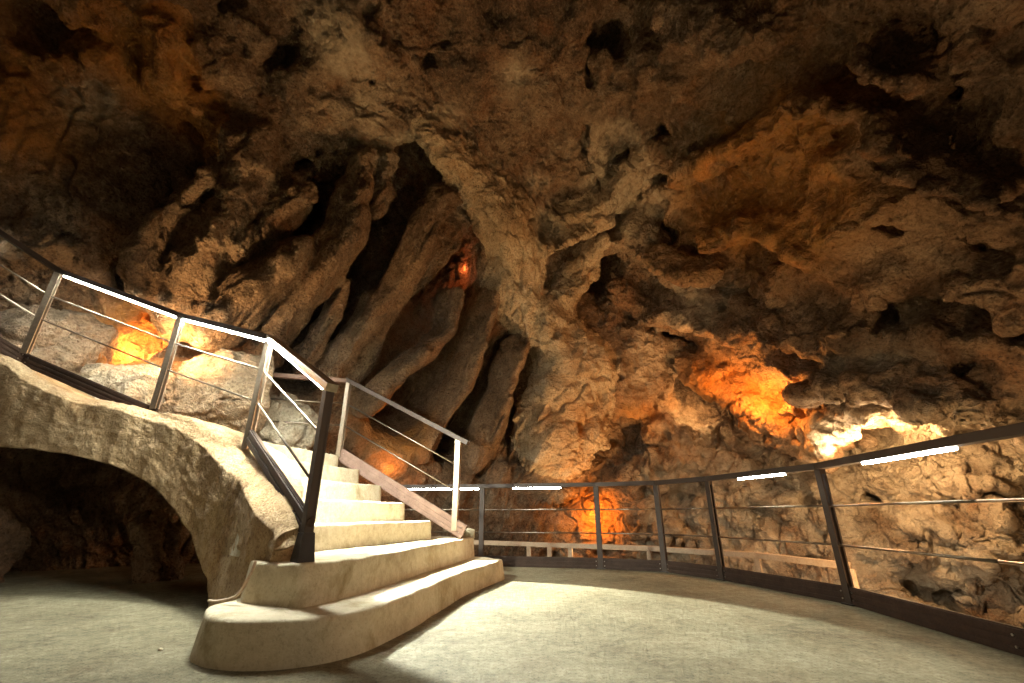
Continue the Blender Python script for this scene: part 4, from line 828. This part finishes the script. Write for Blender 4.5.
for f in [(3, 2, 1, 0), (4, 5, 6, 7)] + [(i, (i + 1) % 4, (i + 1) % 4 + 4, i + 4) for i in range(4)]: bm.faces.new([vs[k] for k in f])
bmesh.ops.bevel(bm, geom=list(bm.edges), offset=0.004, segments=2, affect='EDGES')
cl = bm_obj('clamp', bm, M['bracket'], lf)
for i, (a, b) in enumerate(((P3, P2), (P2, P1), (P1, P0), (P0, PM))):
    a = V3(a); b = V3(b)
    handrail(lf, a + Z * TOP, b + Z * TOP, mat=M['steel'] if i == 0 else M['rail'], ext0=0.06 if i == 0 else 0.012, ext1=0.012)
    rod(lf, a + Z * (MID - 0.0), b + Z * MID); rod(lf, a + Z * LOW, b + Z * LOW)
    led(lf, a + Z * TOP, b + Z * TOP, *((0.03, 0.97), (0.05, 0.96), (0.04, 0.94), (0.45, 0.98))[i], M['led_stair'] if i < 2 else M['led'], 0.036)
    if i == 0: toe(lf, a + Vector((0, 0, 0.13)), b + Vector((0, 0, 0.06)), h=0.13, mat=M['plank'], thick=0.05, ribs=2)
    if i in (2, 3): toe(lf, a, b, h=0.14, mat=M['plank'], lift=-0.13)
# railing down the right of the stairs
rt = empty('railing', (-1.5, 6.2, 1.0), 'sloping railing with pinkish plank down the right side of the stairs', 'railing')
P4, P5 = V3((-2.45, 6.46, 1.46)), V3((-0.70, 5.90, 0.52))
for p in (P4, P5): post(rt, p, P5 - P4, base=False)
t45 = (P5 - P4).normalized()
handrail(rt, P4 + Z * TOP, P5 + Z * TOP, ext0=0.05, ext1=0.16)
for hgt in (MID, LOW): rod(rt, P4 + Z * hgt, P5 + Z * hgt)
toe(rt, P4 - t45 * 0.03, P5 + t45 * 0.10, h=0.17, mat=M['plank_pale'], lift=-0.045, thick=0.035, ribs=3)
# railing across the back of the landing
ld = empty('railing', (-3.0, 6.3, 1.46), 'short level railing across the back of the stair landing', 'railing')
L0, L1 = V3((-2.58, 6.44, 1.46)), V3((-3.55, 6.12, 1.46))
post(ld, L1, L1 - L0, base=True)
handrail(ld, L0 + Z * TOP, L1 + Z * TOP, ext0=0.10, ext1=0.25, mat=M['plank_pale'])
for hgt in (MID, LOW): rod(ld, L0 + Z * hgt - (L1 - L0).normalized() * 0.1, L1 + Z * hgt, 0.013)
# low railing of the sunken path
lw = empty('railing', (1.5, 8.4, -1.0), 'low pale board railing standing below and behind the long railing', 'railing')
lp = [V3(p) for p in ((-0.9, 9.0, 0.24), (0.30, 8.72, 0.21), (0.66, 8.64, 0.21), (1.02, 8.58, 0.20), (2.25, 8.05, 0.19), (3.45, 6.95, 0.17), (4.05, 5.95, 0.13))]
for i, p in enumerate(lp):
    if i in (0,): continue
    bm = bmesh.new(); g = Vector((p.x, p.y, -1.12)); d = (lp[min(i + 1, len(lp) - 1)] - lp[max(i - 1, 0)]); d.z = 0
    bar(bm, g, p - Z * 0.03, 0.045, 0.075, up=d.normalized(), bev=0.004); bm_obj('post', bm, M['wood'], lw)
for a, b in ((0, 3), (3, 4), (4, 5), (5, 6)):
    bm = bmesh.new(); bar(bm, lp[a], lp[b], 0.09, 0.075, bev=0.006); bm_obj('handrail', bm, M['wood'], lw)

# ---------------------------------------------------------------- loose boulders behind the walkway
def boulder(name, c, size, rz, mat, label, seed, cuts=9, calc_v=0.0, iron_v=0.0, group='boulders behind the walkway railing'):
    bm = bmesh.new(); bmesh.ops.create_icosphere(bm, subdivisions=6, radius=1.0)
    rs = np.random.RandomState(seed); P = np.array([v.co[:] for v in bm.verts], np.float32)
    for _ in range(cuts):                                    # flatten against random planes: broken faces
        n = rs.normal(size=3).astype(np.float32); n /= np.linalg.norm(n); k = 0.62 + 0.25 * rs.rand()
        d = P @ n - k; P -= np.where(d > 0, d * 0.85, 0)[:, None] * n
    L = np.linalg.norm(P, axis=1, keepdims=True); nn = P / L
    S3 = np.array(size, np.float32); Q = P * S3 + np.array([seed * 3.1, 0, 0], np.float32)
    Qw = Q + 0.10 * np.stack([fbm(Q * 2.5 + o, 2) for o in (1.0, 9.0, 19.0)], 1)
    w1, w2, wc = worley(Qw * 2.4); x1, x2, xc = worley(Qw * 6.5)
    dd = 0.09 * fbm(Q * 1.6, 3) + 0.05 * fbm(Q * 4.5 + 9, 3, ridged=True) + 0.02 * fbm(Q * 12, 2)
    dd += 0.09 * (wc - 0.5) * np.clip((w2 - w1) * 4, 0, 1) - 0.05 * np.exp(-((w2 - w1) / 0.05) ** 2) + 0.03 * (0.5 - x1) + 0.02 * (xc - 0.5)
    P = P * S3 + nn * dd[:, None]
    for v, q in zip(bm.verts, P): v.co = q
    o = bm_obj(name, bm, mat, None, True); o.location = c; o.rotation_euler = rz if isinstance(rz, tuple) else (0, 0, rz)
    for nm, val in (('iron_stain_glow', iron_v), ('calcite', calc_v)):
        a = o.data.attributes.new(nm, 'FLOAT', 'POINT'); a.data.foreach_set('value', np.full(len(P), val, np.float32))
    return tag(o, label, 'boulder', group)
boulder('boulder', (-5.25, 5.95, 2.25), (0.62, 0.5, 0.52), 0.3, M['paleboulder'], 'pale cream boulder under the orange glow behind the walkway railing', 3, calc_v=0.5)
boulder('boulder', (-4.10, 6.2, 2.25), (0.85, 0.55, 0.75), -0.2, M['fin'], 'big brown boulder right of the orange glow', 5, calc_v=0.25)
boulder('boulder', (-6.3, 5.75, 2.75), (0.75, 0.45, 0.65), 0.8, M['scree'], 'mottled grey-brown boulder beside the leftmost post of the walkway railing', 8, calc_v=.2)
boulder('boulder', (-3.35, 6.6, 1.85), (0.6, 0.4, 0.5), 0.2, M['paleboulder'], 'low pale boulder behind the stair landing', 12, calc_v=0.3)
boulder('boulder', (-4.15, 5.75, 0.28), (0.20, 0.26, 0.62), (0, -0.5, 0), M['fin'], 'slab of rock leaning in the dark hollow under the arch', 21, group='rocks in the hollow under the arch')
boulder('boulder', (-6.15, 5.35, 0.15), (0.75, 0.5, 0.62), 0.3, M['fin'], 'tan rock on the floor at the left mouth of the hollow', 27, group='rocks in the hollow under the arch')


# ---------------------------------------------------------------- pebbles on the floor
rs = random.Random(11)
for i, (px, py, r, lb) in enumerate([(-2.02, 1.98, 0.014, 'small dark pebble on the floor in front of the arch, nearest the camera'), (-2.75, 2.55, 0.013, 'small dark pebble lying further left on the dusty floor'),
                                     (-3.55, 3.35, 0.016, 'dark pebble at the edge of the arch shadow'), (-1.95, 2.92, 0.012, 'tiny white stone beside the rounded step end')]):
    bm = bmesh.new(); bmesh.ops.create_icosphere(bm, subdivisions=3, radius=r)
    for v in bm.verts: v.co *= 1 + 0.25 * math.sin(v.co.x * 300 + i) * math.cos(v.co.y * 260 + i * 2); v.co.z *= 0.6
    o = bm_obj('pebble', bm, M['bracket'] if i < 3 else M['step'], None, True); o.location = (px, py, r * 0.45)
    tag(o, lb, 'stone', 'pebbles on the floor')

# ---------------------------------------------------------------- lamps of the cave, with unseen floods and spots added
def lamp(name, typ, loc, col, power, size=0.08, aim=None, spot=None, blend=0.6):
    l = bpy.data.lights.new(name, typ); l.color = col; l.energy = power
    if typ == 'AREA': l.size = size
    else: l.shadow_soft_size = size
    if typ == 'SPOT': l.spot_size = math.radians(spot); l.spot_blend = blend
    o = bpy.data.objects.new(name, l); COL.objects.link(o); o.location = loc
    if aim: o.rotation_euler = (Vector(aim) - Vector(loc)).to_track_quat('-Z', 'Y').to_euler()
    return o
ORANGE = (1.0, 0.36, 0.07); AMBER = (1.0, 0.63, 0.30); WARM = (1.0, 0.78, 0.52); WHITE = (0.94, 1.0, 0.88)
lamp('crevice_lamp', 'POINT', (-4.59, 5.78, 2.85), AMBER, 100, 0.05)
lamp('crevice_lamp', 'POINT', (-5.94, 6.67, 3.14), ORANGE, 130, 0.05)
lamp('crevice_lamp', 'POINT', (4.95, 6.05, 1.58), AMBER, 300, 0.05)
lamp('crevice_lamp', 'POINT', (4.39, 6.26, 1.47), WARM, 60, 0.05)
lamp('crevice_lamp', 'POINT', (4.05, 7.11, 2.43), ORANGE, 170, 0.05)
lamp('crevice_lamp', 'POINT', (3.52, 7.79, 2.95), ORANGE, 40, 0.05)
lamp('crevice_lamp', 'POINT', (3.96, 9.61, 2.96), AMBER, 45, 0.05)
lamp('crevice_lamp', 'POINT', (1.77, 10.12, 0.6), ORANGE, 75, 0.05)
lamp('crevice_lamp', 'POINT', (-1.15, 8.87, 5.95), (1.0,0.25,0.07), 10, 0.02)
lamp('crevice_lamp', 'POINT', (-2.21, 8.3, 1.4), ORANGE, 22, 0.05)
lamp('unseen_flood', 'SPOT', (1.9, 8.6, -0.9), AMBER, 1050, 0.12, (0.8, 8.8, 5), 82)
lamp('unseen_flood', 'SPOT', (3.9, 5.0, -0.8), AMBER, 380, 0.12, (3.6, 5.6, 6), 140)
lamp('unseen_flood', 'SPOT', (3.4, 2.9, -0.6), AMBER, 220, 0.12, (4.9, 5.2, 3.4), 120)  # unseen fill added to lift the underside of the hanging rock
lamp('unseen_flood', 'SPOT', (4.3, 6.4, -0.8), (1.0,0.88,0.68), 420, 0.12, (6.0, 8.5, 0.8), 120)  # unseen flood added to brighten the pale wall low on the right
lamp('unseen_flood', 'SPOT', (-4.4, 5.2, 2.2), AMBER, 400, 0.1, (-3.4, 7.0, 5.6), 95)  # unseen flood added to light the fins from the left
lamp('unseen_flood', 'SPOT', (2.0, -1.6, 3.0), WARM, 480, 0.3, (-3.2, 4.5, 1.15), 46, 1.0)
lamp('unseen_flood', 'SPOT', (0.6, -2.6, 0.6), WARM, 60, 0.2, (0.0, 6, 5), 110)  # weak fill added behind the camera for the rock
lamp('led_standin', 'SPOT', (-1.86, 3.70, 1.88), WHITE, 700, 0.03, (-1.6, 4.9, 0.75), 100, 0.4)  # added spot that boosts the strip light on the treads
lamp('led_standin', 'SPOT', (-1.78, 6.16, 2.12), WHITE, 5600, 0.02, (-0.28, 4.5, 0), 47, 0.12)
